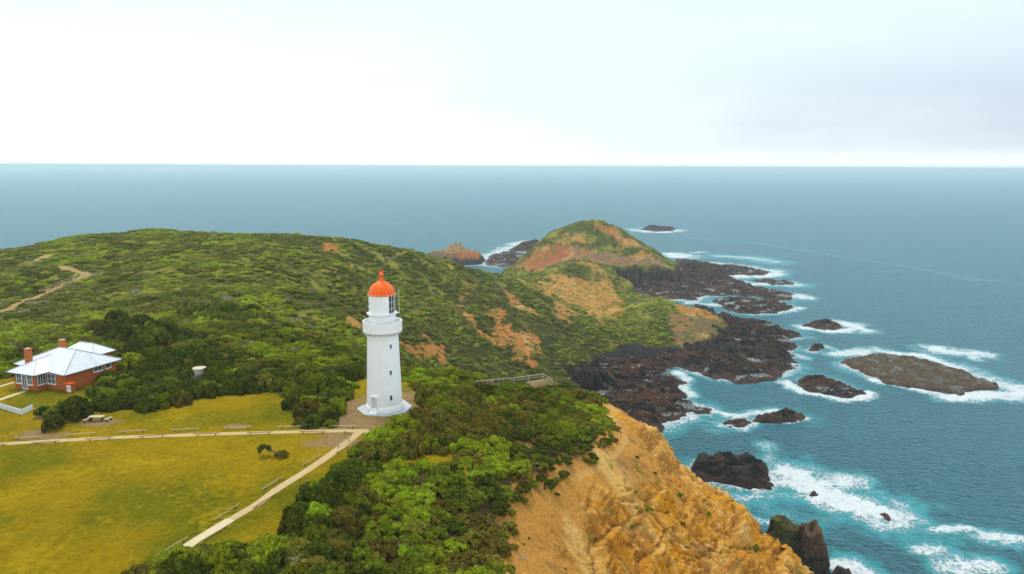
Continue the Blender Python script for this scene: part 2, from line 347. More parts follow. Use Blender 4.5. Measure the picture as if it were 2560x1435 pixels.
DIRT = [(LHB[:2], 8.5), (P(960, 1030, 80)[:2], 6.5), (P(890, 1055, 80)[:2], 5.0), (P(840, 1068, 80)[:2], 4), (P(850, 1100, 80)[:2], 3.0), (P(245, 1058, 80)[:2], 2.2), (P(130, 1095, 80)[:2], 2.6), (P(75, 1088, 80)[:2], 2.4), (P(590, 1066, 80)[:2], 1.5), (P(790, 1110, 80)[:2], 2.0), (P(1000, 990, 80)[:2], 4.5)]

def zones(x, y, lawn=False):                                    # weights on the ground
    fz = np.zeros(np.shape(x))
    for k, poly in SCRUB_FREE.items():
        if lawn and k in ('lookout', 'tank'): continue
        fz = np.maximum(fz, sstep(-0.4, 0.4, sdf(poly, x, y)[0] + 0.5 * fbm(x, y, 3, 2, 60)))
    tr = np.zeros(np.shape(x))
    for pts in TRACK: tr = np.maximum(tr, 1 - sstep(1.3, 2.3, linedist(pts, x, y) + 0.5 * fbm(x, y, 6, 2, 61)))
    rag = fbm(x, y, 9, 4, 62); rag2 = fbm(x, y, 3.0, 3, 66)
    bare = np.zeros(np.shape(x)); col = np.zeros(np.shape(x) + (3,)); col[...] = ORG
    keep = np.zeros(np.shape(x))
    for poly in GREENKEEP: keep = np.maximum(keep, sstep(-1, 2, sdf(poly, x, y)[0] + rag * 3))
    for poly, c, e in BARE:
        s = sdf(poly, x, y)[0]; b = sstep(-0.18, 0.18, (s + (rag + 0.5 * rag2) * e * 1.2) / e)
        m = b > bare; col[m] = c; bare = np.maximum(bare, b)
    bare = bare * (1 - keep)
    bch = sstep(-2, 2, sdf(BEACH, x, y)[0] + 2 * rag)
    return fz, tr, bare, col, bch

# ------------------------------------------------------------------ terrain mesh
def lerp(a, b, t): return a + (np.asarray(b) - a) * t[..., None]
NC, LR = 1300, 0.0042
th = np.linspace(rad(-50), rad(47), NC); rr = np.exp(np.concatenate([np.arange(math.log(42), math.log(170), 0.0021), np.arange(math.log(170), math.log(960), LR)]))
X = (rr[:, None] * np.sin(th)[None]).ravel(); Y = (rr[:, None] * np.cos(th)[None]).ravel()
sel = np.nonzero(sdf([(c[0], c[1]) for c in COAST], X, Y)[0] > -40)[0]
Zt = np.full(len(X), -9.0); Sd = np.full(len(X), -99.0); Cl = np.zeros(len(X)); Fl = np.zeros(len(X))
Zt[sel], Sd[sel], Cl[sel], Fl[sel] = ground(X[sel], Y[sel], True, True)
# weathering of the sandy cliff: the surface is pushed in and out along its normal (ledges that overhang, pits, slumps)
G = Zt.reshape(len(rr), NC); Xg = X.reshape(G.shape); Yg = Y.reshape(G.shape)
e1 = np.stack([np.gradient(Xg, axis=0), np.gradient(Yg, axis=0), np.gradient(G, axis=0)], -1); e2 = np.stack([np.gradient(Xg, axis=1), np.gradient(Yg, axis=1), np.gradient(G, axis=1)], -1)
nrm = np.cross(e2, e1).reshape(-1, 3); nrm /= np.linalg.norm(nrm, axis=1)[:, None] + 1e-9; nrm *= np.sign(nrm[:, 2:3])
cm = np.nonzero((Cl > 0.02) & (Zt > 5))[0]; cx, cy, cz = X[cm], Y[cm], Zt[cm]
lowr = sstep(-0.25, 0.55, fbm(cx, cy, 18, 3, 20) + 1.2 * sstep(71, 61, cz) - 0.40)              # smooth sand above, broken rock below
wob = fbm(cx, cy, 9, 4, 12); st = (cz * 0.9 + 0.16 * cx - 0.10 * cy + 0.9 * wob) / 3.0; fr = st - np.floor(st)
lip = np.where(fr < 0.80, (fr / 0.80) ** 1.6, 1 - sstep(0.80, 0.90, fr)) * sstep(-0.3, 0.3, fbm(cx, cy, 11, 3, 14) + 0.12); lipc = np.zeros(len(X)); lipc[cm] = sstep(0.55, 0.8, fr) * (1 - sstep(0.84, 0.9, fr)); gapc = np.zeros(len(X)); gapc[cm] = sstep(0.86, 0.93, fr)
st2 = (cz + 0.5 * fbm(cx, cy, 4, 3, 15)) / 0.9; fr2 = st2 - np.floor(st2); lip2 = np.where(fr2 < 0.7, fr2 / 0.7, 1 - sstep(0.7, 0.95, fr2)) * sstep(0.0, 0.5, fbm(cx, cy, 6, 3, 16))
pit = np.clip(fbm(cx + cz, cy - cz * .6, 1.9, 3, 37) - 0.36, 0, 1) * sstep(0.0, 0.5, fbm(cx, cy, 10, 2, 38) + 0.1)
crk = np.clip(1 - np.abs(fbm(cx + .5 * cz, cy, 5.0, 4, 39)) / 0.07, 0, 1)
gq = cx * 0.45 + cy * 0.89 + 1.6 * fbm(cx, cy, 7, 2, 43); gul = np.clip(1 - np.abs(pnoise(gq / 4.2, cz * 0.05 + 3, 44)) / 0.16, 0, 1) * sstep(-0.2, 0.4, fbm(cx, cy, 13, 2, 46))
fine_ = 0.30 * (ridged(cx + .3 * cz, cy + .6 * cz, 1.5, 3, 47) - 0.8) + 0.10 * fbm(cx, cy - cz, 0.55, 2, 48)
dsp = Cl[cm] * (lowr * (1.8 * lip + 0.9 * lip2 - 2.6 * pit - 1.0 * crk - 1.0 * gul + 0.9 * fine_ + 0.30 * fbm(cx + 0.4 * cz, cy, 3.6, 5, 35, 0.55)) + (1 - lowr) * (0.34 * fbm(cx, cy, 3.0, 5, 36, 0.58) + 0.25 * fine_ - 1.2 * pit - 0.3 * crk - 0.3 * gul))
Px = np.stack([X, Y, Zt], 1); Px[cm] += nrm[cm] * dsp[:, None]; CLr = np.zeros(len(X)); CLr[cm] = lowr; PIT_ = np.zeros(len(X)); PIT_[cm] = pit
X, Y = Px[:, 0], Px[:, 1]; Zt = Px[:, 2]
f = gridfaces(len(rr), NC, Zt > -2.0)
V, f, lipc, gapc, Clr,  Sd, Cl, Fl = compact(np.stack([X, Y, Zt], 1), f, lipc, gapc, CLr, Sd, Cl, Fl)
x, y, z = V.T
fz, tr, bare, bcol, bch = zones(x, y, True)
n1, n2, n3, n4 = fbm(x, y, 14, 4, 70), fbm(x, y, 3, 4, 74), fbm(x, y, 0.9, 3, 78), fbm(x, y, 40, 3, 82)
col = np.zeros((len(x), 3)); col[...] = (0.095, 0.108, 0.017); col = lerp(col, (0.115, 0.080, 0.032), sstep(180, 140, y))
col = lerp(col, (0.27, 0.255, 0.04), sstep(-0.3, 0.6, n1) * sstep(140, 190, y)); col = lerp(col, (0.13, 0.11, 0.05), sstep(0.2, 0.9, n2) * 0.7)
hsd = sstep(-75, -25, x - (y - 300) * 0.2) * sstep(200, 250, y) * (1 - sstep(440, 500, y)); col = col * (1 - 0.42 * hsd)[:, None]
# lawn: dry yellow and greener patches
law = np.zeros((len(x), 3)); law[...] = (0.245, 0.170, 0.003)
law = lerp(law, (0.105, 0.112, 0.003), np.clip(sstep(-0.35, 0.75, n1 + 0.5 * n4 + 0.25 * n2 + sstep(-30, -75, x) * 0.35 * sstep(78, 100, y)), 0, 1) * 0.85)
law = lerp(law, (0.31, 0.215, 0.005), sstep(0.15, 0.9, fbm(x, y, 10, 4, 90) + 0.4 * n3) * 0.6); law = lerp(law, (0.17, 0.125, 0.006), sstep(0.25, 0.9, n2 + 0.5 * n3) * 0.4)
law *= 1.48; law *= (1 + 0.16 * n3 + 0.14 * n2 + 0.10 * fbm(x, y, 0.5, 2, 87))[:, None]
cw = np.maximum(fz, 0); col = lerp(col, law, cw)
dirt = np.zeros(len(x))
for c, r in DIRT: dirt = np.maximum(dirt, sstep(-0.5, 0.5, 1 - np.hypot(x - c[0], (y - c[1]) * 1.35) / r + 0.45 * n2 + 0.2 * n3))
col = lerp(col, np.array((0.36, 0.235, 0.105)) * (1 + 0.15 * n3)[:, None], dirt * cw)
bc = bcol * (1 + 0.28 * n2 + 0.2 * n3)[:, None]; bc = lerp(bc, (0.44, 0.19, 0.05), sstep(0.0, 0.6, fbm(x, y, 20, 3, 88)) * 0.6); bc = lerp(bc, (0.16, 0.15, 0.03), sstep(0.05, 0.4, fbm(x, y, 8, 5, 89, 0.65)) * 0.85); bc = lerp(bc, (0.60, 0.42, 0.18), sstep(0.25, 0.9, n1 - n2 * 0.4) * 0.5)
col = lerp(col, bc, bare)
# golden sandy cliff with paler ledges, brown wash at the top, thin green tufts
cl = np.zeros((len(x), 3)); cl[...] = (0.53, 0.265, 0.07)
cl = lerp(cl, (0.64, 0.295, 0.03), Clr * sstep(-0.6, 0.5, fbm(x, y, 15, 4, 93))); cl = lerp(cl, (0.42, 0.215, 0.07), (1 - Clr) * sstep(-0.1, 0.7, fbm(x, y, 12, 4, 94)) * 0.8)
cl = lerp(cl, (0.74, 0.49, 0.20), sstep(0.1, 0.8, fbm(x + z, y - z, 6, 5, 96) + 0.1) * 0.65); cl = lerp(cl, (0.64, 0.29, 0.012), Clr * sstep(0.15, 0.8, fbm(x, y, 8, 4, 99)) * 0.6)
cl = lerp(cl, (0.25, 0.155, 0.085), sstep(0.45, 0.85, fbm(x - z * .5, y, 6, 5, 103)) * 0.7); cl = lerp(cl, (0.80, 0.68, 0.46), sstep(0.55, 0.8, fbm(x, y + z, 1.6, 3, 104)) * Clr * 0.6)
cl = lerp(cl, (0.17, 0.17, 0.02), sstep(0.55, 0.75, fbm(x, y, 3.5, 4, 107)) * 0.6)
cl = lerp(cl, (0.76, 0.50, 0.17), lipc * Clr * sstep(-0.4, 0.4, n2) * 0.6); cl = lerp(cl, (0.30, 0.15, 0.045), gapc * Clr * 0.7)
trl = 1 - sstep(0.25, 0.7, linedist(TRAIL, x, y) + 0.25 * n2); cl = lerp(cl, (0.66, 0.46, 0.22), trl * 0.35)
cl *= np.array((1.20, 1.16, 0.90))
clw = sstep(0.0, 0.05, Cl + 0.02 * n2) * (Cl > 0.0005)
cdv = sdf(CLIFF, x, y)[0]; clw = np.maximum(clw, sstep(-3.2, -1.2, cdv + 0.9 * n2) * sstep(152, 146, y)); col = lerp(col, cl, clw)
tc_ = np.zeros((len(x), 3)); tc_[...] = (0.46, 0.31, 0.14); tc_ *= (1 + 0.2 * n2)[:, None]; col = lerp(col, tc_, tr)
# dark basalt where the land breaks off to the sea
rk = np.zeros((len(x), 3)); rk[...] = (0.045, 0.036, 0.032)
strat = fbm(x * .15 + z * 0.9, y * .15 + 30, 2.4, 3, 110)
rk = lerp(rk, (0.15, 0.085, 0.055), sstep(0, 0.7, strat + 0.4 * n2)); rk = lerp(rk, (0.13, 0.11, 0.085), sstep(0.3, 0.8, n1) * 0.6)
rw = np.clip(sstep(0.3, -1.2, Sd + 0.8 * n2) * sstep(155, 200, y), 0, 1) * (1 - bch); col = lerp(col, rk, rw)
bcc = np.zeros((len(x), 3)); bcc[...] = (0.040, 0.037, 0.036); bcc = lerp(bcc, (0.022, 0.021, 0.021), sstep(-.2, .6, n2 + n3)); col = lerp(col, bcc, bch * sstep(9, 6, z))
m_land, t, b = newmat('land')
vc = N(t, 'ShaderNodeVertexColor'); vc.layer_name = 'col'; ob = N(t, 'ShaderNodeTexCoord').outputs['Object']
k1 = noise(t, ob, 2.2, 6, 0.68); k2 = noise(t, ob, 0.35, 6, 0.6)
comb = N(t, 'ShaderNodeCombineColor'); fv = math_(t, 'MULTIPLY_ADD', k1, 1.1, 0.45)
for i in range(3): t.links.new(fv, comb.inputs[i])
setin(t, b, 'Base Color', mixc(t, 1.0, vc.outputs[0], comb.outputs[0], 'MULTIPLY')); b.inputs['Roughness'].default_value = 1.0; b.inputs['Specular IOR Level'].default_value = 0.03
k3 = N(t, 'ShaderNodeTexVoronoi', feature='DISTANCE_TO_EDGE'); k3.inputs['Scale'].default_value = 0.9; t.links.new(mapping(t, ob, (1, 1, 2.2)), k3.inputs['Vector'])
bump(t, b, math_(t, 'ADD', math_(t, 'MULTIPLY', k1, 1.6), math_(t, 'ADD', math_(t, 'MULTIPLY', k2, 2.0), math_(t, 'MINIMUM', k3.outputs['Distance'], 0.12))), 1.0, 0.5)
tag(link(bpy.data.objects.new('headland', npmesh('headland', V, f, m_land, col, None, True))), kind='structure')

# ------------------------------------------------------------------ rocks and rock shelves in the sea
m_rock, t, b = newmat('basalt')
vc = N(t, 'ShaderNodeVertexColor'); vc.layer_name = 'col'; ge = N(t, 'ShaderNodeNewGeometry').outputs['Position']
k1 = noise(t, ge, 1.3, 7, 0.7); k2 = noise(t, mapping(t, ge, (0.25, 0.5, 0.9)), 1.0, 5, 0.6)
comb = N(t, 'ShaderNodeCombineColor'); fv = math_(t, 'MULTIPLY_ADD', k1, 1.6, 0.2)
for i in range(3): t.links.new(fv, comb.inputs[i])
setin(t, b, 'Base Color', mixc(t, 1.0, vc.outputs[0], comb.outputs[0], 'MULTIPLY'))
at = N(t, 'ShaderNodeAttribute'); at.attribute_name = 'wet'
setin(t, b, 'Roughness', math_(t, 'MULTIPLY_ADD', at.outputs['Fac'], -0.45, 0.82)); setin(t, b, 'Specular IOR Level', math_(t, 'MULTIPLY_ADD', at.outputs['Fac'], 0.30, 0.05))
bump(t, b, math_(t, 'ADD', k1, k2), 1.0, 1.1)

ROCKS = []                                          # outlines at sea level, for the surf
def blend_stops(shape, base, layers):
    c = np.zeros(shape + (3,)); c[...] = base
    for rgb, wgt in layers: c = lerp(c, rgb, np.clip(wgt, 0, 1))
    return c
def rock(name, px, h, run, kind='rock', seed=1, rough=1.0, res=None, lift=None, foam=1.0, world=None):
    poly = world if world else [tuple(P(u, v, 0.3)[:2]) for u, v in px]
    ROCKS.append((poly, foam))
    p = np.array(poly); lo, hi = p.min(0) - run * 0.6 - 2, p.max(0) + run * 0.6 + 2
    d = np.hypot(*p.mean(0)); res = res or max(0.35, d / 900.0)
    gx = np.arange(lo[0], hi[0], res); gy = np.arange(lo[1], hi[1], res * 1.25)
    x, y = np.meshgrid(gx, gy); x, y = x.ravel(), y.ravel()
    size = min(hi - lo); wl = max(3.0, min(size * 0.45, 16.0))
    s = sdf(poly, x, y)[0] + fbm(x, y, wl * 0.8, 4, seed * 5) * wl * 0.16 * rough
    rise = np.where(s > 0, 1 - np.exp(-np.maximum(s, 0) / run), s / run * 2.0)
    hh = np.full(len(x), float(h))
    for (lu, lv, lr, lh) in (lift or []):
        c = P(lu, lv, 1.0)[:2] if world is None else (lu, lv)
        hh = hh + lh * np.exp(-(np.hypot(x - c[0], y - c[1]) / lr) ** 2)
    rg = ridged(x + 0.4 * y, y * 1.6 - 0.3 * x, wl, 5, seed * 7, 0.55); fb = fbm(x, y, wl * 0.35, 4, seed * 9)
    stk = ridged(x * .35 + y * .25, y * 1.5 + x * .55, max(2.6, res * 4.5), 4, seed * 3) - 1.0
    z = hh * np.clip(rise, -0.8, 1) + np.clip(s, 0, run * 1.2) / run * rough * (0.50 * (rg - 0.8) + 0.30 * fb) * (0.35 * hh + 0.5) + np.clip(s, 0, run) / run * rough * 0.62 * stk
    q = 0.9; wob = z / q + 0.5 * fb; led = (np.floor(wob) + sstep(0.2, 0.75, wob - np.floor(wob)) - 0.5 * fb) * q
    z = np.where((z > 0.3), z * 0.3 + led * 0.7, z)
    fc = gridfaces(len(gy), len(gx), z > -1.4)
    v, fc, s, rg, fb, stk = compact(np.stack([x, y, z], 1), fc, s, rg, fb, stk); x, y, z = v.T
    nn = fbm(x, y, wl * 0.5, 4, seed * 11); mm = fbm(x, y, 1.6 + res, 3, seed * 13); edge = 1 - sstep(0.2, 2.6 + res, z + 0.9 * nn + 0.3 * mm)
    wet = np.clip(0.7 * edge + sstep(0.2, 0.6, nn) * 0.3, 0, 1)
    if kind == 'slab':
        c = blend_stops(x.shape, (0.13, 0.095, 0.055), [((0.17, 0.18, 0.175), sstep(0.0, 0.5, nn + 0.4 * fb)), ((0.10, 0.085, 0.03), sstep(0.0, 0.5, mm)), ((0.11, 0.065, 0.04), sstep(3.2, 0.6, s + nn * 2)), ((0.10, 0.05, 0.03), edge)])
    elif kind == 'mossy':
        c = blend_stops(x.shape, (0.12, 0.075, 0.045), [((0.085, 0.10, 0.012), sstep(-0.1, 0.4, nn + 0.2)), ((0.04, 0.03, 0.025), sstep(0.1, 0.5, mm))])
    elif kind == 'black':
        c = blend_stops(x.shape, (0.018, 0.014, 0.013), [((0.060, 0.038, 0.028), sstep(0.1, 0.7, fb + 0.3 * mm)), ((0.10, 0.08, 0.066), sstep(0.45, 0.8, rg - 0.4 + mm * 0.3) * 0.5), ((0.065, 0.032, 0.022), sstep(h * 0.75, h * 0.3, z + nn))])
    elif kind == 'earth':
        c = blend_stops(x.shape, (0.07, 0.055, 0.05), [((0.19, 0.125, 0.07), sstep(h * 0.7, h * 0.9, z + nn * 2)), ((0.42, 0.15, 0.05), sstep(h * 0.6, h * 0.85, z + nn * 2) * sstep(-4, 4, x - p[:, 0].mean() + nn * 5)), ((0.42, 0.25, 0.10), sstep(h * 1.15, h * 1.4, z + nn * 2)), ((0.15, 0.16, 0.04), sstep(.3, .7, mm))])
    else:
        big = fbm(x, y, wl * 1.3, 4, seed * 17)
        c = blend_stops(x.shape, (0.082, 0.046, 0.027), [((0.013, 0.010, 0.008), sstep(-0.30, -0.10, nn + 0.35 * big)), ((0.17, 0.12, 0.078), sstep(0.32, 0.5, fb + 0.3 * mm) * 0.75), ((0.13, 0.052, 0.026), sstep(0.1, 0.35, big - 0.5 * nn) * 0.8), ((0.014, 0.011, 0.009), sstep(0.25, 0.45, mm - 0.2 * big) * 0.7), ((0.095, 0.036, 0.022), edge)])
        pool = sstep(0.26, 0.34, fbm(x * .45, y, 9, 4, 77)) * (s > 2.5) * (z < h * 1.25) * (h < 4)
        c = lerp(c, (0.36, 0.40, 0.43), pool * 0.75); wet = np.maximum(wet, pool)  # sky reflection painted into the pools as a pale base colour
    if kind in ('rock', 'black'): c = lerp(c, (0.115, 0.075, 0.052), sstep(0.25, 0.75, stk + 0.4 * mm) * (0.6 if kind == 'rock' else 0.3)); c = lerp(c, (0.010, 0.009, 0.009), sstep(0.05, -0.35, stk + 0.4 * nn) * 0.9)
    o = link(bpy.data.objects.new(name, npmesh(name, v, fc, m_rock, c, {'wet': wet}, False)))
    return o
def shelf(px, *a, **k): return tag(rock('rock_shelf', px, *a, **k), kind='structure')
shelf([(1538, 690), (1600, 694), (1690, 688), (1685, 655), (1692, 648), (1730, 652), (1790, 662), (1850, 668), (1930, 681), (1915, 688), (1840, 688), (1800, 692), (1850, 701), (1880, 714), (1930, 726), (1985, 735), (1975, 750), (1930, 752), (1890, 742), (1830, 738), (1765, 738), (1735, 752), (1690, 748), (1640, 746), (1600, 737), (1560, 712)], 2.6, 5, seed=2, rough=1.6, lift=[(1610, 706, 30, 4), (1720, 672, 25, 3), (1790, 690, 30, 2)])
shelf([(1782, 752), (1840, 748), (1900, 754), (1960, 760), (1990, 768), (1950, 782), (1880, 786), (1820, 776)], 3.2, 4, seed=3, rough=1.5)
shelf([(1700, 775), (1760, 790), (1830, 798), (1900, 806), (1960, 824), (2006, 841), (1975, 849), (1992, 862), (1968, 878), (1940, 872), (1870, 866), (1790, 862), (1740, 850), (1700, 840)], 3.2, 4, seed=4, rough=1.6, lift=[(1800, 815, 14, 5), (1880, 845, 15, 3), (1780, 852, 10, 6)])
shelf([(1484, 908), (1560, 896), (1670, 886), (1730, 868), (1800, 866), (1900, 872), (1960, 880), (1985, 898), (1990, 915), (1965, 935), (1930, 950), (1865, 957), (1790, 948), (1730, 930), (1690, 918), (1660, 925), (1690, 945), (1722, 958), (1700, 965), (1712, 985), (1690, 998), (1730, 1010), (1780, 1022), (1770, 1032), (1720, 1028), (1690, 1020), (1732, 1042), (1690, 1052), (1642, 1074), (1600, 1070), (1540, 1040), (1480, 1000), (1380, 985), (1380, 940), (1440, 930)], 2.2, 3.5, seed=5, rough=1.7,
      lift=[(1800, 868, 9, 7), (1870, 880, 9, 6), (1940, 890, 8, 4), (1760, 905, 14, 2), (1560, 960, 12, 1.5), (1690, 1000, 9, 2.5), (1620, 1040, 9, 3), (1420, 955, 14, 7), (1480, 960, 8, 6)])
shelf([(1684, 800), (1740, 790), (1788, 800), (1802, 824), (1770, 832), (1700, 836)], 9, 2.0, 'black', seed=12, rough=1.3)
shelf([(1690, 878), (1760, 868), (1850, 872), (1960, 884), (1984, 894), (1960, 903), (1850, 898), (1710, 890)], 5.5, 2.2, 'black', seed=13, rough=1.6)
shelf([(1376, 958), (1440, 950), (1500, 960), (1512, 985), (1440, 990), (1380, 990)], 11, 2.2, 'black', seed=14, rough=1.2)
shelf([(1215, 662), (1222, 640), (1260, 630), (1300, 634), (1330, 640), (1300, 662), (1260, 668)], 3, 6, seed=6, rough=1.4)
shelf([(1270, 628), (1300, 608), (1345, 600), (1370, 612), (1330, 630)], 4, 8, seed=8, rough=1.4)
ROCKSPEC = [
    ('sea_rock', [(1728, 1172), (1745, 1196), (1800, 1208), (1860, 1220), (1925, 1225), (1938, 1208), (1922, 1180), (1895, 1158), (1800, 1152), (1740, 1158)], 4.6, 1.0, 'black', 'big dark flat-topped rock standing in the water beside the golden cliff', [(1920, 1212, 9, -2.5), (1760, 1200, 7, -2.0)]),
    ('sea_rock', [(1880, 1052), (1893, 1040), (1940, 1032), (1975, 1030), (2008, 1040), (2012, 1050), (1960, 1056), (1910, 1055)], 1.7, 1.3, 'rock', 'red-brown low rock with a black hump on top', [(1966, 1042, 4.2, 3.0)]),
    ('sea_rock', [(1808, 1058), (1830, 1048), (1868, 1048), (1880, 1056), (1860, 1066), (1825, 1066)], 1.2, 2.0, 'rock', 'low reddish rock awash beside the rock with the black hump', None),
    ('sea_rock', [(2107, 908), (2125, 895), (2195, 890), (2270, 893), (2330, 907), (2400, 928), (2445, 951), (2490, 962), (2485, 973), (2400, 985), (2330, 976), (2230, 961), (2185, 941), (2130, 922)], 1.9, 1.2, 'slab', 'largest flat greenish rock island ringed with white surf', None),
    ('sea_rock', [(1990, 958), (2005, 947), (2050, 944), (2105, 958), (2150, 975), (2158, 986), (2110, 994), (2060, 988), (2010, 974)], 1.8, 1.6, 'rock', 'brown humped rock in front of the flat rock island', [(2045, 957, 6, 2.4), (2005, 957, 4, 1.2)]),
    ('sea_rock', [(1998, 814), (2035, 807), (2070, 805), (2100, 812), (2108, 819), (2085, 824), (2040, 822)], 1.6, 2, 'rock', 'long low brown rock with surf spilling off its seaward end', [(2065, 811, 9, 2)]),
    ('sea_rock', [(2024, 876), (2030, 867), (2048, 864), (2058, 869), (2050, 877), (2033, 880)], 2.4, 1.2, 'rock', 'small blunt brown rock alone off the end of the shelf', None),
    ('sea_rock', [(1600, 574), (1640, 569), (1690, 572), (1680, 578), (1640, 579)], 4.0, 5, 'rock', 'far dark islet beyond the tip of the cape', [(1630, 573, 12, 4), (1668, 574, 18, 2)]),
    ('sea_rock', [(1884, 701), (1915, 698), (1945, 704), (1985, 706), (1984, 711), (1930, 712)], 2.5, 4, 'rock', 'thin brown rock awash in the surf off the far shelf', None),
    ('sea_rock', [(1958, 889), (1970, 884), (1984, 888), (1978, 893), (1963, 893)], 1.6, 1.5, 'rock', 'tiny reddish rock at the seaward corner of the wide shelf', None),
    ('sea_rock', [(2024, 1236), (2032, 1230), (2046, 1235), (2044, 1240), (2030, 1240)], 1.5, 1.2, 'rock', 'tiny brown rock poking out of the large breaker', None),
    ('sea_rock', [(2200, 1284), (2212, 1280), (2232, 1298), (2225, 1302), (2208, 1296)], 0.7, 1.2, 'rock', 'dark sliver of rock at the lower edge of the large breaker', None),
    ('sea_rock', [(2072, 1440), (2085, 1420), (2120, 1428), (2140, 1450), (2100, 1470)], 2.5, 1.5, 'black', 'small black rock at the foot of the brown pillar', None),
]
for nm, px, h, run, kd, lab, lf in ROCKSPEC:
    tag(rock(nm, px, h, run, kd, seed=20 + ROCKSPEC.index((nm, px, h, run, kd, lab, lf)), lift=lf, rough=1.25), lab, 'rock', 'rocks in the sea off the headland')
_a = PD(1130, 640, 870)
tag(rock('rock_headland', None, 11, 3, 'earth', seed=41, rough=1.0, world=[(_a[0] - 38, 865), (_a[0] - 20, 840), (_a[0] + 15, 838), (_a[0] + 38, 850), (_a[0] + 40, 880), (_a[0] + 15, 905), (_a[0] - 25, 900)], lift=[(_a[0] + 6, 866, 13, 10)]), 'detached rocky knoll with black sides and red earth top behind the ridge', 'rock')
def pillar(px_top, y, wid, dep, zt, lean, kd, lab, seed):
    c = PD(px_top[0], px_top[1], y); nz, na = 46, 64; vs = []; cs = []
    for j in range(nz + 14):
        if j < nz: zz = -2 + (zt + 2) * j / (nz - 1); k = 1.0 - 0.36 * (j / (nz - 1)) ** 1.6
        else: q = (j - nz + 1) / 14; zz = zt + 0.9 * math.sin(q * 1.5); k = 0.64 * math.cos(q * 1.53)
        for i in range(na):
            a = 2 * math.pi * i / na; sq = 1.0 / max(abs(math.cos(a)) ** 3 + abs(math.sin(a)) ** 3, 1e-6) ** (1 / 3)
            n_ = float(fbm(np.array([i * 0.35 + seed * 9 + 3 * math.cos(a)]), np.array([zz * 0.55 + 4 * math.sin(a)]), 2.2, 4, seed)[0])
            r = k * sq * (1 + 0.20 * n_)
            t_ = max(zz, 0) / zt
            zz2 = zz + 1.1 * t_ * math.cos(a + seed) + 0.6 * t_ * math.sin(3 * a + seed); vs.append((c[0] + wid * r * math.cos(a) + lean[0] * (t_ - 1), c[1] + dep * r * math.sin(a) + lean[1] * (t_ - 1), zz2 + 0.5 * n_ * (j > 3)))
    v = np.array(vs); idx = np.arange((nz + 14) * na).reshape(-1, na); nx = np.roll(idx, -1, 1)
    fc = np.stack([idx[:-1], nx[:-1], nx[1:], idx[1:]], -1).reshape(-1, 4)
    nn = fbm(v[:, 0] * 2, v[:, 2] + v[:, 1], 3, 4, seed); mm = fbm(v[:, 0], v[:, 1] + v[:, 2], 1.2, 3, seed + 4)
    if kd == 'mossy': c_ = blend_stops((len(v),), (0.13, 0.08, 0.045), [((0.09, 0.105, 0.012), sstep(-0.1, 0.35, nn + 0.25)), ((0.045, 0.034, 0.026), sstep(0.15, 0.6, mm))])
    else: c_ = blend_stops((len(v),), (0.17, 0.10, 0.06), [((0.05, 0.04, 0.035), sstep(zt * 0.75, zt * 0.35, v[:, 2] + 3 * nn)), ((0.10, 0.095, 0.03), sstep(0.2, 0.6, mm) * 0.6), ((0.11, 0.06, 0.04), sstep(0.2, 0.6, nn))])
    poly = [(p[0], p[1]) for p in v[2 * na:3 * na:4]]; ROCKS.append((poly, 1.0))
    tag(link(bpy.data.objects.new('sea_stack', npmesh('sea_stack', v, fc, m_rock, c_, {'wet': sstep(4, 0, v[:, 2])}))), lab, 'sea stack')
pillar((1962, 1322), 196, 6.4, 5.5, 13.0, (-1, 0), 'mossy', 'broad mossy sea stack half hidden behind the cliff edge', 3)
pillar((2030, 1330), 190, 3.9, 4.0, 14.5, (-2.0, 0), 'brown', 'tall brown rock pillar standing beside the mossy sea stack', 5)

# ------------------------------------------------------------------ sea
NCw = 1000; thw = np.linspace(rad(-52), rad(52), NCw)
rw_ = np.concatenate([np.exp(np.arange(math.log(90), math.log(1500), 0.0045)), np.exp(np.linspace(math.log(1507), math.log(120000), 110))])
X = (rw_[:, None] * np.sin(thw)[None]).ravel(); Y = (rw_[:, None] * np.cos(thw)[None]).ravel(); dist = np.hypot(X, Y)
inland = sdf([(c[0], c[1]) for c in COAST], X, Y)[0] > 12
fo = np.zeros(len(X)); aer = np.zeros(len(X)); nr_ = np.nonzero((dist < 1500) & ~inland)[0]
xs, ys = X[nr_], Y[nr_]; f1 = np.zeros(len(xs)); a1 = np.zeros(len(xs))
wb = fbm(xs, ys, 18, 4, 150); wb2 = fbm(xs, ys, 6, 3, 155)
expo = sstep(-0.5, 0.7, fbm(xs, ys, 55, 2, 160) + 0.1)
for poly, fm in ROCKS:
    p = np.array(poly); lo, hi = p.min(0) - 40, p.max(0) + 40
    m = (xs > lo[0]) & (xs < hi[0]) & (ys > lo[1]) & (ys < hi[1])
    if not m.any(): continue
    d = -sdf(poly, xs[m], ys[m])[0]; sc = 1 + np.hypot(*p.mean(0)) / 600
    val = fm * (0.40 + 0.6 * expo[m]) * np.clip(1.05 - (d + wb2[m] * 1.5) / (3.0 * sc * (0.5 + expo[m])), 0, 1); f1[m] = np.maximum(f1[m], val)
    a1[m] = np.maximum(a1[m], fm * np.clip(1 - d / (15 * sc), 0, 1) ** 2 * (0.25 + 0.6 * expo[m]))
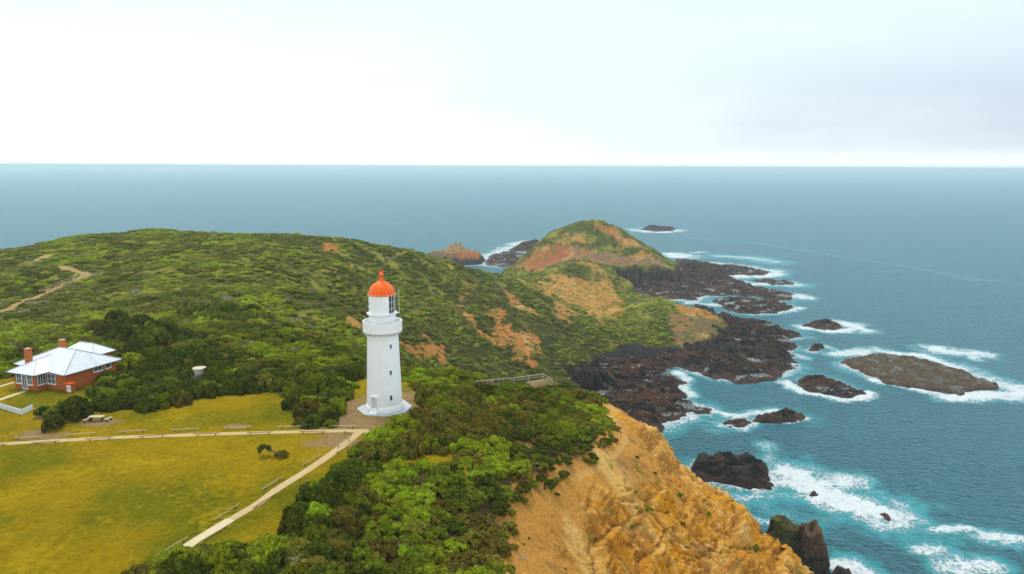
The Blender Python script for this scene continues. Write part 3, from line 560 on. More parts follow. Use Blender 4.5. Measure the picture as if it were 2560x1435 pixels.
SURF = [   # surf seen in the photo: centre line, half-width in metres, strength of foam, reach of aerated water
    ([(1985, 1190), (2060, 1235), (2140, 1255), (2230, 1290)], 9.0, 1.15, 2.4), ([(2050, 1210), (2110, 1205)], 7, 1.0, 2), ([(1925, 1195), (1990, 1215), (2030, 1230)], 6, 0.95, 2.4), ([(1860, 1245), (1940, 1235), (2000, 1240)], 3, 0.62, 3.5),
    ([(1900, 1270), (2080, 1300)], 3, 0.25, 5.5), ([(1850, 1290), (1935, 1305)], 1.6, 0.75, 2), ([(1915, 1110), (1925, 1150)], 3, 0.55, 2),
    ([(2330, 1325), (2400, 1318), (2480, 1340), (2560, 1345)], 2.4, 0.95, 2), ([(2440, 1340), (2520, 1350)], 3, 0.7, 2), ([(2300, 1375), (2350, 1370)], 2.5, 0.75, 2), ([(2375, 1420), (2470, 1410)], 4, 0.9, 2.2), ([(2090, 1415), (2150, 1420), (2180, 1440)], 3.5, 1.0, 2.5), ([(2400, 1395), (2450, 1420)], 3, 0.6, 3),
    ([(2100, 885), (2200, 878), (2330, 895), (2440, 940)], 7, 0.95, 1.8), ([(2350, 875), (2430, 885)], 11, 1.10, 1.6), ([(2330, 900), (2450, 945), (2520, 965), (2600, 990)], 10, 0.9, 1.8), ([(2380, 990), (2480, 985), (2600, 990)], 8, 1.15, 1.8), ([(2190, 950), (2280, 972), (2400, 995)], 4, 1.0, 1.6), ([(2060, 865), (2100, 880)], 4, 0.7, 2),
    ([(1965, 955), (2010, 980), (2090, 997), (2150, 995), (2172, 982)], 3.6, 1.15, 1.5), ([(2000, 815), (2060, 828), (2120, 826), (2150, 820)], 5, 1.1, 1.6), ([(2110, 808), (2150, 822)], 10, 1.0, 1.4),
    ([(1800, 640), (1880, 645), (1940, 655)], 12, 0.75, 2.5), ([(1780, 660), (1860, 668), (1930, 678)], 13, 1.15, 2), ([(1820, 692), (1900, 690), (1935, 684)], 12, 1.15, 2), ([(1800, 695), (1870, 710), (1990, 712)], 10, 0.95, 2.2), ([(1680, 636), (1700, 641)], 22, 1.1, 1.5), ([(1740, 632), (1750, 630)], 8, 0.8, 1.5),
    ([(1940, 738), (1990, 738), (2005, 745)], 9, 1.1, 1.8), ([(1730, 757), (1790, 764)], 6, 1.0, 1.8), ([(1840, 747), (1930, 757)], 5, 0.65, 2.5), ([(1900, 785), (1980, 776), (2000, 770)], 5, 0.9, 1.6), ([(1880, 786), (1930, 784)], 4, 0.9, 1.5),
    ([(1960, 850), (2020, 842)], 3, 0.7, 2), ([(1985, 885), (2010, 895)], 3, 0.8, 2), ([(1690, 930), (1720, 945), (1700, 965), (1725, 985)], 3.2, 0.95, 2), ([(1640, 1068), (1700, 1048), (1735, 1040)], 2, 0.95, 1.8),
    ([(1780, 1025), (1830, 1040), (1880, 1035), (1950, 1028)], 3.2, 0.9, 2.2), ([(1800, 1060), (1860, 1070), (1890, 1055)], 2.6, 0.9, 2), ([(1970, 1058), (2015, 1046)], 2, 1.0, 1.5), ([(1750, 1060), (1790, 1075)], 3, 0.3, 3),
    ([(1590, 575), (1620, 580), (1660, 581), (1698, 576)], 14, 1.0, 1.5), ([(1570, 571), (1610, 570)], 12, 0.5, 2), ([(1215, 645), (1255, 628), (1275, 618)], 14, 0.9, 1.5), ([(1280, 612), (1320, 603)], 12, 1.0, 1.5), ([(1210, 662), (1240, 664)], 9, 0.9, 1.5), ([(1690, 590), (1900, 608), (2100, 640), (2300, 672), (2460, 700)], 12, 0.17, 1.6), ([(560, 560), (800, 552), (1000, 560)], 14, 0.14, 1.5), ([(1300, 520), (1500, 540), (1700, 555)], 14, 0.15, 1.5), ([(700, 555), (760, 552)], 12, 0.42, 1), ([(590, 548), (602, 532)], 8, 0.30, 1),
]
for pts, wd, st, ar in SURF:
    wp = [tuple(P(u, v, 0)[:2]) for u, v in pts]; p = np.array(wp); R_ = wd * max(3, ar * 2.2); m = (xs > p[:, 0].min() - R_) & (xs < p[:, 0].max() + R_) & (ys > p[:, 1].min() - R_) & (ys < p[:, 1].max() + R_)
    if not m.any(): continue
    wd = wd * 1.2; d = linedist(wp, xs[m], ys[m]) + wb[m] * wd * 0.55 + wb2[m] * wd * 0.3
    f1[m] = np.maximum(f1[m], st * (1.22 if st > .5 else 1) * np.clip(1.15 - d / (wd * 1.25), 0, 1)); a1[m] = np.maximum(a1[m], min(st + 0.15, 1) * np.clip(1.1 - d / (wd * ar), 0, 1))
fo[nr_] = f1; aer[nr_] = a1
ws = np.zeros(len(X)); dd = np.clip(1 - dist / 1500, 0, 1)
for i, (wl, am, an) in enumerate([(31, .22, 20), (19, .22, 48), (12.5, .17, 5), (8.4, .13, 62), (6.1, .10, 33)]):
    a = rad(an); ph = fbm(X, Y, wl * 3.2, 2, 170 + i) * 3.2; q = (X * math.sin(a) - Y * math.cos(a)) / wl * 2 * math.pi + ph
    ws += am * (1 - 2 * np.abs(np.sin(q / 2)) ** 0.9) * np.clip(1.3 - dist / (wl * 90), 0, 1) * (0.6 + 0.5 * pnoise(X / 40, Y / 40, 180 + i))
hz = ws + 0.30 * fbm(X, Y, 5, 3, 190) * np.clip(1 - dist / 700, 0, 1) + np.clip(fo - 0.35, 0, 1) * (0.35 + 0.5 * fbm(X, Y, 3.5, 3, 195))
f = gridfaces(len(rw_), NCw, ~inland); V, f, fo_, aer_ = compact(np.stack([X, Y, hz], 1), f, fo, aer)
m_sea, t, b = newmat('sea_water'); ge = N(t, 'ShaderNodeNewGeometry').outputs['Position']
def attr(t, nm): n = N(t, 'ShaderNodeAttribute'); n.attribute_name = nm; return n.outputs['Fac']
A_f, A_a = attr(t, 'foam'), attr(t, 'aer')
n_big = noise(t, mapping(t, ge, (0.006, 0.016, 0.01), (0, 0, 0.35)), 1.0, 5, 0.6); n_mid = noise(t, ge, 0.11, 5, 0.62, 0.6); n_fine = noise(t, ge, 0.55, 5, 0.65, 1.2)
lace = N(t, 'ShaderNodeTexVoronoi', feature='DISTANCE_TO_EDGE'); lace.inputs['Scale'].default_value = 0.42
wv = N(t, 'ShaderNodeVectorMath', operation='ADD'); t.links.new(ge, wv.inputs[0]); nv = N(t, 'ShaderNodeTexNoise'); nv.inputs['Scale'].default_value = 0.35; nv.inputs['Detail'].default_value = 4; t.links.new(ge, nv.inputs['Vector'])
sc_ = N(t, 'ShaderNodeVectorMath', operation='SCALE'); t.links.new(nv.outputs['Color'], sc_.inputs[0]); sc_.inputs['Scale'].default_value = 7.0; t.links.new(sc_.outputs[0], wv.inputs[1]); t.links.new(wv.outputs[0], lace.inputs['Vector'])
lac = ramp(t, lace.outputs['Distance'], [(0.0, (1, 1, 1)), (0.22, (0, 0, 0))])
str_ = math_(t, 'ADD', math_(t, 'MULTIPLY', math_(t, 'SUBTRACT', n_fine, 0.5), 1.5), math_(t, 'MULTIPLY', math_(t, 'SUBTRACT', n_mid, 0.5), 1.0))
fsum = math_(t, 'ADD', math_(t, 'ADD', A_f, str_), math_(t, 'MULTIPLY_ADD', lac, 0.55, -0.24))
fsum = math_(t, 'MULTIPLY', fsum, math_(t, 'GREATER_THAN', A_f, 0.02))
fmask = ramp(t, fsum, [(0.46, (0, 0, 0)), (0.60, (0.34, 0.34, 0.34)), (0.92, (1, 1, 1))], 'LINEAR')
cap = ramp(t, math_(t, 'ADD', noise(t, mapping(t, ge, (0.05, 0.16, 0.1), (0, 0, 0.3)), 1.0, 6, 0.75), math_(t, 'MULTIPLY', n_big, 0.12)), [(0.79, (0, 0, 0)), (0.84, (1, 1, 1))])
deep = mixc(t, ramp(t, n_big, [(0.35, (0, 0, 0)), (0.7, (1, 1, 1))]), (0.0004, 0.044, 0.060), (0.001, 0.088, 0.112))
deep = mixc(t, math_(t, 'MULTIPLY', ramp(t, n_mid, [(0.3, (0, 0, 0)), (0.75, (1, 1, 1))]), 0.35), deep, (0.012, 0.17, 0.20))
rip = noise(t, mapping(t, ge, (0.30, 0.62, 0.4), (0, 0, 0.45)), 1.0, 5, 0.68)
deep = mixc(t, ramp(t, rip, [(0.38, (0, 0, 0)), (0.66, (1, 1, 1))]), mixc(t, 0.55, deep, (0.0005, 0.028, 0.040)), mixc(t, 0.4, deep, (0.008, 0.19, 0.215)))  # wavelet light and shade put into the colour: darker troughs, paler crests
water = mixc(t, math_(t, 'MULTIPLY', ramp(t, math_(t, 'ADD', A_a, math_(t, 'MULTIPLY', math_(t, 'SUBTRACT', n_mid, 0.5), 0.7)), [(0.10, (0, 0, 0)), (0.80, (1, 1, 1))]), 0.9), deep, (0.015, 0.43, 0.45))
fm2 = math_(t, 'MAXIMUM', fmask, math_(t, 'MULTIPLY', cap, 0.5))
setin(t, b, 'Base Color', mixc(t, fm2, water, (0.86, 0.90, 0.90)))
setin(t, b, 'Roughness', math_(t, 'MULTIPLY_ADD', fm2, 0.55, 0.27)); b.inputs['IOR'].default_value = 1.333; b.inputs['Specular IOR Level'].default_value = 0.28; b.inputs['Specular Tint'].default_value = (0.35, 0.85, 1.0, 1); b.inputs['Sheen Weight'].default_value = 0.85; b.inputs['Sheen Roughness'].default_value = 0.24; b.inputs['Sheen Tint'].default_value = (0.42, 0.80, 1.0, 1)
bw = math_(t, 'ADD', math_(t, 'MULTIPLY', n_fine, 0.55), math_(t, 'MULTIPLY', noise(t, mapping(t, ge, (0.28, 0.55, 0.4), (0, 0, 0.45)), 1.0, 6, 0.6), 1.0))
bump(t, b, math_(t, 'ADD', bw, math_(t, 'MULTIPLY', fm2, 0.5)), 1.0, 2.0)
tag(link(bpy.data.objects.new('sea', npmesh('sea', V, f, m_sea, None, {'foam': fo_, 'aer': aer_}, True))), kind='structure')

# ------------------------------------------------------------------ the lighthouse
m_white = simple('white_paint', (0.90, 0.91, 0.92), 0.55, 0.035, 0.5, 0.3, ((0.60, 0.62, 0.60), 0.28))
t = m_white.node_tree; b = [n for n in t.nodes if n.bl_idname == 'ShaderNodeBsdfPrincipled'][0]; src = b.inputs['Base Color'].links[0].from_socket
ob = N(t, 'ShaderNodeTexCoord').outputs['Object']; stn = ramp(t, noise(t, mapping(t, ob, (2.6, 2.6, 0.16)), 1.0, 6, 0.65), [(0.52, (0, 0, 0)), (0.80, (1, 1, 1))]); pat = ramp(t, noise(t, ob, 0.45, 5, 0.6), [(0.45, (0, 0, 0)), (0.7, (1, 1, 1))])
setin(t, b, 'Base Color', mixc(t, math_(t, 'MULTIPLY', stn, 0.26), mixc(t, math_(t, 'MULTIPLY', pat, 0.16), src, (0.70, 0.71, 0.69)), (0.58, 0.54, 0.45)))
m_trim = simple('white_trim', (0.82, 0.84, 0.86), 0.45, 0.04, 2.0, 0.4)
m_red = simple('orange_red_paint', (0.88, 0.13, 0.004), 0.38, 0.05, 1.2, 0.25)
m_dark = simple('dark_opening', (0.03, 0.035, 0.035), 0.3, 0.2, 4)
m_pad = simple('pale_concrete', (0.42, 0.47, 0.50), 0.85, 0.08, 1.0, 0.2, ((0.38, 0.40, 0.42), 0.5))
m_stone = simple('stained_stone', (0.55, 0.54, 0.46), 0.8, 0.15, 3.0)
m_glass, t, b = newmat('lantern_glass'); setin(t, b, 'Base Color', (0.16, 0.22, 0.23)); b.inputs['Roughness'].default_value = 0.08; b.inputs['Transmission Weight'].default_value = 0.75; b.inputs['IOR'].default_value = 1.1
m_brass = simple('lens_metal', (0.62, 0.64, 0.62), 0.3, 0.1, 4)
lh = empty('lighthouse', LHB); tag(lh, 'white tapering lighthouse tower with gallery and orange-red dome', 'lighthouse')
MB().lathe([(2.98, 0), (2.98, 0.55), (2.90, 0.72), (2.82, 0.80), (2.80, 0.86)], 64).build('plinth', m_white, lh, True)
prof = [(2.78, 0.85)] + [(2.78 - 0.36 * k / 12, 0.85 + 11.15 * k / 12) for k in range(1, 13)] + [(2.50, 12.25), (2.56, 12.38)]
tower = MB().lathe(prof, 72).build('tower', m_white, lh, True)
for i in range(20):
    a = 2 * math.pi * i / 20; MB().box((2.66 * math.cos(a), 2.66 * math.sin(a), 12.36), (0.42, 0.30, 0.34), a).build('corbel', m_stone, lh)
MB().lathe([(2.50, 12.54), (3.02, 12.54), (3.06, 12.60), (3.06, 12.80), (2.2, 12.80)], 64, cap=False).build('gallery_floor', m_white, lh, True)
MB().lathe([(2.94, 12.803), (3.035, 12.803), (3.045, 14.12), (3.06, 14.20), (2.90, 14.20), (2.94, 14.10), (2.94, 12.803)], 64, cap=False).build('gallery_parapet', m_white, lh, True)
MB().lathe([(2.06, 12.803), (2.04, 15.28)], 56).build('lantern_base', m_white, lh, True)
MB().lathe([(2.06, 15.283), (2.34, 15.283), (2.36, 15.36), (2.36, 15.44), (2.04, 15.50)], 56).build('lantern_sill', m_trim, lh, True)
GA0, GA1 = rad(-48), rad(48)                         # glazed bay, seaward side (angles from +X)
lwall = MB().lathe([(2.0, 15.5), (2.0, 18.30)], 60, a0=GA1, a1=GA0 + 2 * math.pi - rad(0), cap=False)
lwall.lathe([(1.92, 18.30), (1.92, 15.5)], 60, a0=GA1, a1=GA0 + 2 * math.pi, cap=False)
lwall.lathe([(2.012, 16.42), (2.018, 16.45), (2.012, 16.48)], 60, a0=GA1, a1=GA0 + 2 * math.pi, cap=False).lathe([(2.012, 17.35), (2.018, 17.38), (2.012, 17.41)], 60, a0=GA1, a1=GA0 + 2 * math.pi, cap=False)
lwall.build('lantern_wall', m_white, lh, True)
gl = MB().lathe([(1.95, 15.5), (1.95, 18.3)], 24, a0=GA0, a1=GA1, cap=False).build('lantern_glazing', m_glass, lh, True)
gb = MB()
for i in range(7):
    a = GA0 + (GA1 - GA0) * i / 6; gb.tube([(1.97 * math.cos(a), 1.97 * math.sin(a), 15.5), (1.97 * math.cos(a), 1.97 * math.sin(a), 18.3)], 0.038, 6)
for zz in (15.56, 16.25, 17.25, 18.24): gb.tube([(1.97 * math.cos(GA0 + (GA1 - GA0) * i / 16), 1.97 * math.sin(GA0 + (GA1 - GA0) * i / 16), zz) for i in range(17)], 0.036, 6)
gb.build('glazing_bars', m_trim, gl)
MB().lathe([(0.3, 15.5), (0.55, 15.7), (0.8, 16.2), (0.85, 16.8), (0.75, 17.3), (0.4, 17.8), (0.1, 18.0)], 24).build('lamp_lens', m_brass, lh, True)
dome = MB().lathe([(2.10, 18.28), (2.14, 18.34), (2.14, 18.44), (2.03, 18.50), (2.00, 18.72), (1.90, 19.06), (1.72, 19.42), (1.46, 19.76), (1.14, 20.04), (0.82, 20.24), (0.54, 20.40), (0.36, 20.58), (0.28, 20.78), (0.25, 20.92), (0.30, 20.97), (0.30, 21.02), (0.20, 21.06)], 56).build('dome', m_red, lh, True)
fin = MB().lathe([(0.12, 21.04), (0.28, 21.10), (0.38, 21.24), (0.41, 21.40), (0.36, 21.56), (0.24, 21.68), (0.09, 21.74), (0.06, 22.05), (0.0, 22.07)], 24).build('finial', m_red, dome, True)
wv_ = MB().tube([(-0.40, 0.05, 21.80), (-0.1, 0, 21.84), (0.30, -0.05, 21.96)], [0.05, 0.05, 0.06]); wv_.box((0.30, -0.05, 22.00), (0.30, 0.06, 0.22)); wv_.box((-0.38, 0.05, 21.80), (0.12, 0.06, 0.12)); wv_.build('wind_vane', m_red, dome)
for i in range(20):
    a = 2 * math.pi * i / 20; MB().box((2.135 * math.cos(a), 2.135 * math.sin(a), 18.39), (0.10, 0.08, 0.16), a).build('gutter_bracket', m_trim, lh)
for zz in (16.4, 17.3): MB().box((-2.04, -0.1, zz), (0.16, 0.12, 0.12)).build('wall_stud', m_trim, lh)
an = math.atan2(0.2, 1.0)
MB().tube([(2.62, 0.25, 15.45), (2.62, 0.25, 19.2)], 0.035, 6).box((2.45, 0.22, 15.42), (0.5, 0.22, 0.10)).build('whip_antenna', m_trim, lh)
def surf_r(zz): return 2.78 - 0.36 * (zz - 0.85) / 11.15
for zz, ang, hh, ww in ((10.5, -52, 0.62, 0.26), (6.35, -56, 0.70, 0.28), (2.35, -58, 0.80, 0.32)):
    a = rad(ang); r = surf_r(zz); ca, sa = math.cos(a), math.sin(a)
    f_ = MB()
    for dx in (-1, 1): f_.box((r * ca - dx * (ww / 2 + 0.06) * sa, r * sa + dx * (ww / 2 + 0.06) * ca, zz), (0.16, 0.09, hh + 0.16), a)
    for dz in (-1, 1): f_.box(((r) * ca, (r) * sa, zz + dz * (hh / 2 + 0.05)), (0.16 + 0.10 * (dz < 0), ww, 0.10), a)
    wn = f_.build('window', m_trim, lh); MB().box(((r + 0.005) * ca, (r + 0.005) * sa, zz), (0.06, ww, hh), a).build('pane', m_dark, wn)
a = rad(-112); r = 2.80; ca, sa = math.cos(a), math.sin(a)
dr = MB()
for dx in (-1, 1): dr.box(((r) * ca - dx * 0.58 * sa, r * sa + dx * 0.58 * ca, 1.25), (0.42, 0.14, 2.5), a)
dr.box((r * ca, r * sa, 2.58), (0.46, 1.30, 0.16), a)
dd_ = dr.build('doorway', m_white, lh); MB().box(((r - 0.02) * ca, (r - 0.02) * sa, 1.2), (0.16, 1.0, 2.4), a).build('door', simple('pale_door', (0.62, 0.65, 0.66), 0.5, 0.05), dd_)
MB().box(((r + 0.45) * ca, (r + 0.45) * sa, 0.09), (0.6, 1.2, 0.17), a).build('doorstep', m_white, lh)
pd = MB().lathe([(4.35, -0.30), (4.35, 0.035)], 8, (LHB[0], LHB[1], 80.0), a0=rad(10), a1=rad(370)).build('concrete_apron', m_pad); tag(pd, kind='structure')

# ------------------------------------------------------------------ the brick house
m_brick, t, b = newmat('red_brick'); ob = N(t, 'ShaderNodeTexCoord').outputs['Object']
bt_ = N(t, 'ShaderNodeTexBrick'); bt_.inputs['Scale'].default_value = 4.0; bt_.inputs['Mortar Size'].default_value = 0.012
bt_.inputs['Color1'].default_value = (0.56, 0.145, 0.022, 1); bt_.inputs['Color2'].default_value = (0.49, 0.115, 0.018, 1); bt_.inputs['Mortar'].default_value = (0.36, 0.14, 0.06, 1)
cx_ = N(t, 'ShaderNodeSeparateXYZ'); t.links.new(ob, cx_.inputs[0]); cc_ = N(t, 'ShaderNodeCombineXYZ'); t.links.new(math_(t, 'ADD', cx_.outputs[0], cx_.outputs[1]), cc_.inputs[0]); t.links.new(cx_.outputs[2], cc_.inputs[1]); t.links.new(cc_.outputs[0], bt_.inputs['Vector'])
nb = noise(t, ob, 0.8, 5); setin(t, b, 'Base Color', mixc(t, math_(t, 'MULTIPLY', nb, 0.35), bt_.outputs[0], (0.30, 0.07, 0.02))); b.inputs['Roughness'].default_value = 0.9
m_roof, t, b = newmat('white_metal_roof'); ob = N(t, 'ShaderNodeTexCoord').outputs['Object']; wvn = N(t, 'ShaderNodeTexWave'); wvn.inputs['Scale'].default_value = 2.2; t.links.new(ob, wvn.inputs[0])
setin(t, b, 'Base Color', mixc(t, ramp(t, noise(t, ob, 0.5, 5), [(0.4, (0, 0, 0)), (0.75, (1, 1, 1))]), (0.70, 0.74, 0.78), (0.58, 0.63, 0.68))); b.inputs['Roughness'].default_value = 0.45; bump(t, b, wvn.outputs[1], 0.25, 0.03)
m_ridge = simple('grey_flashing', (0.42, 0.45, 0.48), 0.5, 0.08)
m_gut = simple('dark_gutter', (0.16, 0.17, 0.18), 0.5, 0.1)
m_pane, t, b = newmat('window_glass'); setin(t, b, 'Base Color', (0.10, 0.13, 0.14)); b.inputs['Roughness'].default_value = 0.07; b.inputs['Specular IOR Level'].default_value = 0.8
hs = empty('brick_house', (HO[0], HO[1], 80.0), HOUSE_A); tag(hs, 'red brick house with white hipped metal roof and two brick chimneys', 'house')
def prism(poly, z0, z1):
    n = len(poly); m = MB(); m.add([(p[0], p[1], z0) for p in poly] + [(p[0], p[1], z1) for p in poly], [tuple(range(n))[::-1], tuple(range(n, 2 * n))] + [(i, (i + 1) % n, n + (i + 1) % n, n + i) for i in range(n)]); return m
WALL = [(-13.9, 2.9), (-10.2, 2.4), (-10.2, -0.9), (-5.1, -0.9), (-5.1, 0.9), (-0.4, 0.9), (-0.4, 10.7), (-6.4, 10.7), (-6.4, 14.9), (-13.9, 14.9)]
MB()
prism(WALL, -0.3, 2.92).build('wall', m_brick, hs)
def roofmesh(vs, fs, th=0.10):
    m = MB(); n = len(vs); m.add(list(vs) + [(a[0], a[1], a[2] - th) for a in vs], list(fs) + [tuple(i + n for i in q[::-1]) for q in fs])
    ed = {}
    for q in fs:
        for i in range(len(q)): ed[(q[i], q[(i + 1) % len(q)])] = 1
    for (a, b_) in ed:
        if (b_, a) not in ed: m.add([vs[b_], vs[a], (vs[a][0], vs[a][1], vs[a][2] - th), (vs[b_][0], vs[b_][1], vs[b_][2] - th)], [(0, 1, 2, 3)])
    return m
R0 = [(0.3, 0.2, 3.02), (0.5, 11.4, 3.02), (-14.8, 11.4, 3.02), (-14.8, 2.3, 3.02), (-3.0, 5.3, 5.95), (-7.2, 5.3, 5.95)]
mr = roofmesh(R0, [(0, 4, 5, 3), (0, 1, 4), (1, 2, 5, 4), (2, 3, 5)]).build('roof', m_roof, hs)
R1 = [(-11.1, -1.6, 2.98), (-4.4, -1.6, 2.98), (-4.4, 1.6, 2.98), (-11.1, 2.8, 2.98), (-7.6, 1.4, 4.70), (-7.5, 4.4, 4.90)]
r1 = roofmesh(R1, [(0, 1, 4), (1, 2, 5, 4), (3, 0, 4, 5)]).build('wing_roof', m_roof, hs)
R2 = [(-5.7, 10.6, 3.10), (-5.7, 15.5, 3.10), (-14.5, 15.5, 3.10), (-14.5, 10.6, 3.10), (-8.3, 13.0, 4.75), (-11.8, 13.0, 4.75)]
r2 = roofmesh(R2, [(0, 1, 4), (1, 2, 5, 4), (2, 3, 5), (3, 0, 4, 5)]).build('rear_roof', m_roof, hs)
def strip(p, q, wd=0.16, up=0.03): return MB().tube([(p[0], p[1], p[2] + up), (q[0], q[1], q[2] + up)], wd / 2, 6)
rc = MB()
for p, q in ((R0[4], R0[5]), (R0[0], R0[4]), (R0[1], R0[4]), (R0[3], R0[5])): rc.tube([(p[0], p[1], p[2] + 0.02), (q[0], q[1], q[2] + 0.02)], 0.085, 6)
rc.build('ridge_caps', m_ridge, mr)
rc = MB()
for p, q in ((R1[4], R1[5]), (R1[0], R1[4]), (R1[1], R1[4]), (R1[2], R1[5])): rc.tube([(p[0], p[1], p[2] + 0.02), (q[0], q[1], q[2] + 0.02)], 0.075, 6)
rc.build('ridge_caps', m_ridge, r1)
rc = MB()
for p, q in ((R2[4], R2[5]), (R2[0], R2[4]), (R2[1], R2[4])): rc.tube([(p[0], p[1], p[2] + 0.02), (q[0], q[1], q[2] + 0.02)], 0.07, 6)
rc.build('ridge_caps', m_ridge, r2)
gt = MB()
for p, q in ((R0[0], R0[1]), ((-4.4, 0.2, 3.0), R0[0]), (R1[0], R1[1]), (R1[1], (-4.4, 0.2, 2.98)), (R2[0], R2[1])): gt.tube([(p[0], p[1], p[2] - 0.09), (q[0], q[1], q[2] - 0.09)], 0.075, 6)
gt.build('gutter', m_gut, hs)
def chimney(x, y, z0, z1):
    MB().box((x, y, (z0 + z1) / 2), (0.85, 0.85, z1 - z0)).box((x, y, z1 + 0.06), (0.98, 0.98, 0.12)).build('chimney', m_brick, hs).data.materials
    c = [o for o in hs.children if o.name.startswith('chimney')][-1]; MB().box((x, y, z1 + 0.16), (0.8, 0.8, 0.08)).build('chimney_cap', simple('mortar_cap', (0.5, 0.42, 0.34), 0.9), c)
chimney(-9.4, 1.3, 2.5, 6.35); chimney(-9.0, 7.4, 3.5, 6.55)
def window(x0, x1, yw, z0, z1, axis='x', mull=(0.5,), rail=None, name='window'):
    fr = MB(); d = 0.10
    def bx(u0, u1, w0, w1, th=0.12, off=0.0):
        c = ((u0 + u1) / 2, (w0 + w1) / 2)
        if axis == 'x': fr.box((c[0], yw - off, c[1]), (u1 - u0, th, w1 - w0))
        else: fr.box((yw + off, c[0], c[1]), (th, u1 - u0, w1 - w0))
    bx(x0 - d, x0, z0 - d, z1 + d); bx(x1, x1 + d, z0 - d, z1 + d); bx(x0, x1, z1, z1 + d); bx(x0, x1, z0 - d, z0)
    bx(x0 - d - .06, x1 + d + .06, z0 - d - 0.09, z0 - d - 0.003, 0.22, 0.03)
    for k in mull: u = x0 + (x1 - x0) * k; bx(u - 0.035, u + 0.035, z0, z1)
    if rail: zz = z0 + (z1 - z0) * rail; bx(x0, x1, zz - 0.03, zz + 0.03, 0.11)
    o = fr.build(name, m_trim, hs); g = MB()
    if axis == 'x': g.box(((x0 + x1) / 2, yw + 0.0, (z0 + z1) / 2), (x1 - x0, 0.05, z1 - z0))
    else: g.box((yw - 0.0, (x0 + x1) / 2, (z0 + z1) / 2), (0.05, x1 - x0, z1 - z0))
    g.build('pane', m_pane, o); return o
window(-9.65, -8.55, -0.92, 1.05, 2.55, 'x', (0.5,), 0.5); window(-7.0, -6.0, -0.92, 1.05, 2.55, 'x', (0.5,), 0.5)
window(-0.55, 0.75, -5.08, 1.0, 2.6, 'y', (0.33, 0.66)); window(-4.6, -2.9, 0.88, 1.0, 2.6, 'x', (0.5,), 0.5)
window(6.3, 7.9, -0.38, 1.9, 2.65, 'y', (0.5,)); window(11.6, 12.8, -6.38, 1.6, 2.6, 'y', (0.5,)); window(8.6, 9.6, -0.38, 1.9, 2.65, 'y', ())
dm = MB()
for u in (-8.36, -7.26): dm.box((u, -0.93, 1.2), (0.14, 0.14, 2.4))
dm.box((-7.81, -0.93, 2.45), (1.24, 0.14, 0.12)); dm.box((-7.81, -0.94, 1.1), (0.10, 0.10, 2.2)); dm.box((-7.81, -0.93, 0.12), (1.0, 0.12, 0.22))
do = dm.build('door', m_trim, hs); MB().box((-7.81, -0.92, 1.3), (0.96, 0.05, 2.2)).build('pane', m_pane, do)
# small meter box / sign hutch by the corner
sg = empty('brick_hutch', (HO[0] + 0.75, HO[1] + 0.1, 80.0), HOUSE_A + rad(8)); tag(sg, 'small brick hutch with a white panel marked in red, beside the house corner', 'hutch')
MB().box((0, 0.45, 0.75), (1.15, 0.8, 1.5)).build('wall', m_brick, sg); MB().box((0, 0.42, 1.56), (1.35, 1.0, 0.12)).build('roof', m_red, sg)
pn = MB().box((0.12, 0.03, 0.72), (0.80, 0.05, 1.2)).build('panel', m_trim, sg)
g = MB(); [g.box((0.12 + dx, -0.0, zz), (ww, 0.02, hh)) for dx, zz, ww, hh in ((-0.1, 0.85, 0.12, 0.35), (0.1, 0.9, 0.14, 0.22), (0.0, 0.72, 0.3, 0.06), (0.17, 0.70, 0.08, 0.25))]; g.build('red_marks', m_red, pn)

# ------------------------------------------------------------------ vegetation
def leafmat(name, c, tip, trans=0.25):
    m, t, b = newmat(name); lv = attr(t, 'lv'); oi = N(t, 'ShaderNodeObjectInfo').outputs['Random']
    base = mixc(t, lv, c, tip); hue = N(t, 'ShaderNodeHueSaturation'); t.links.new(base, hue.inputs['Color'])
    setin2 = lambda k, v: t.links.new(v, hue.inputs[k])
    setin2('Hue', math_(t, 'MULTIPLY_ADD', oi, 0.036, 0.482)); setin2('Value', math_(t, 'MULTIPLY_ADD', oi, 0.5, 0.75))
    setin(t, b, 'Base Color', hue.outputs[0]); b.inputs['Roughness'].default_value = 0.75; b.inputs['Specular IOR Level'].default_value = 0.07
    tl = N(t, 'ShaderNodeBsdfTranslucent'); t.links.new(hue.outputs[0], tl.inputs[0]); mx = N(t, 'ShaderNodeMixShader'); mx.inputs[0].default_value = trans
    t.links.new(b.outputs[0], mx.inputs[1]); t.links.new(tl.outputs[0], mx.inputs[2])
    o = [n for n in t.nodes if n.bl_idname == 'ShaderNodeOutputMaterial'][0]; t.links.new(mx.outputs[0], o.inputs[0]); return m
LEAF = {
    'dark': leafmat('dark_leaves', (0.046, 0.064, 0.006), (0.142, 0.174, 0.011)),
    'mid': leafmat('green_leaves', (0.097, 0.129, 0.007), (0.251, 0.291, 0.014)),
    'lime': leafmat('lime_leaves', (0.171, 0.230, 0.008), (0.410, 0.471, 0.016)),
    'olive': leafmat('olive_leaves', (0.120, 0.104, 0.014), (0.285, 0.242, 0.030)),
    'grey': leafmat('grey_twigs', (0.194, 0.163, 0.097), (0.410, 0.365, 0.251), 0.1),
    'far_dark': leafmat('far_dark_leaves', (0.090, 0.110, 0.014), (0.202, 0.230, 0.025)),
    'far_mid': leafmat('far_green_leaves', (0.138, 0.163, 0.016), (0.297, 0.331, 0.028)),
    'far_lime': leafmat('far_lime_leaves', (0.212, 0.263, 0.014), (0.445, 0.505, 0.034)),
    'far_olive': leafmat('far_olive_leaves', (0.143, 0.133, 0.034), (0.297, 0.270, 0.068)),
    'far_grey': leafmat('far_grey_twigs', (0.212, 0.197, 0.103), (0.381, 0.365, 0.217), 0.1),
}
m_wood = simple('weathered_bark', (0.16, 0.125, 0.09), 0.9, 0.25, 5)
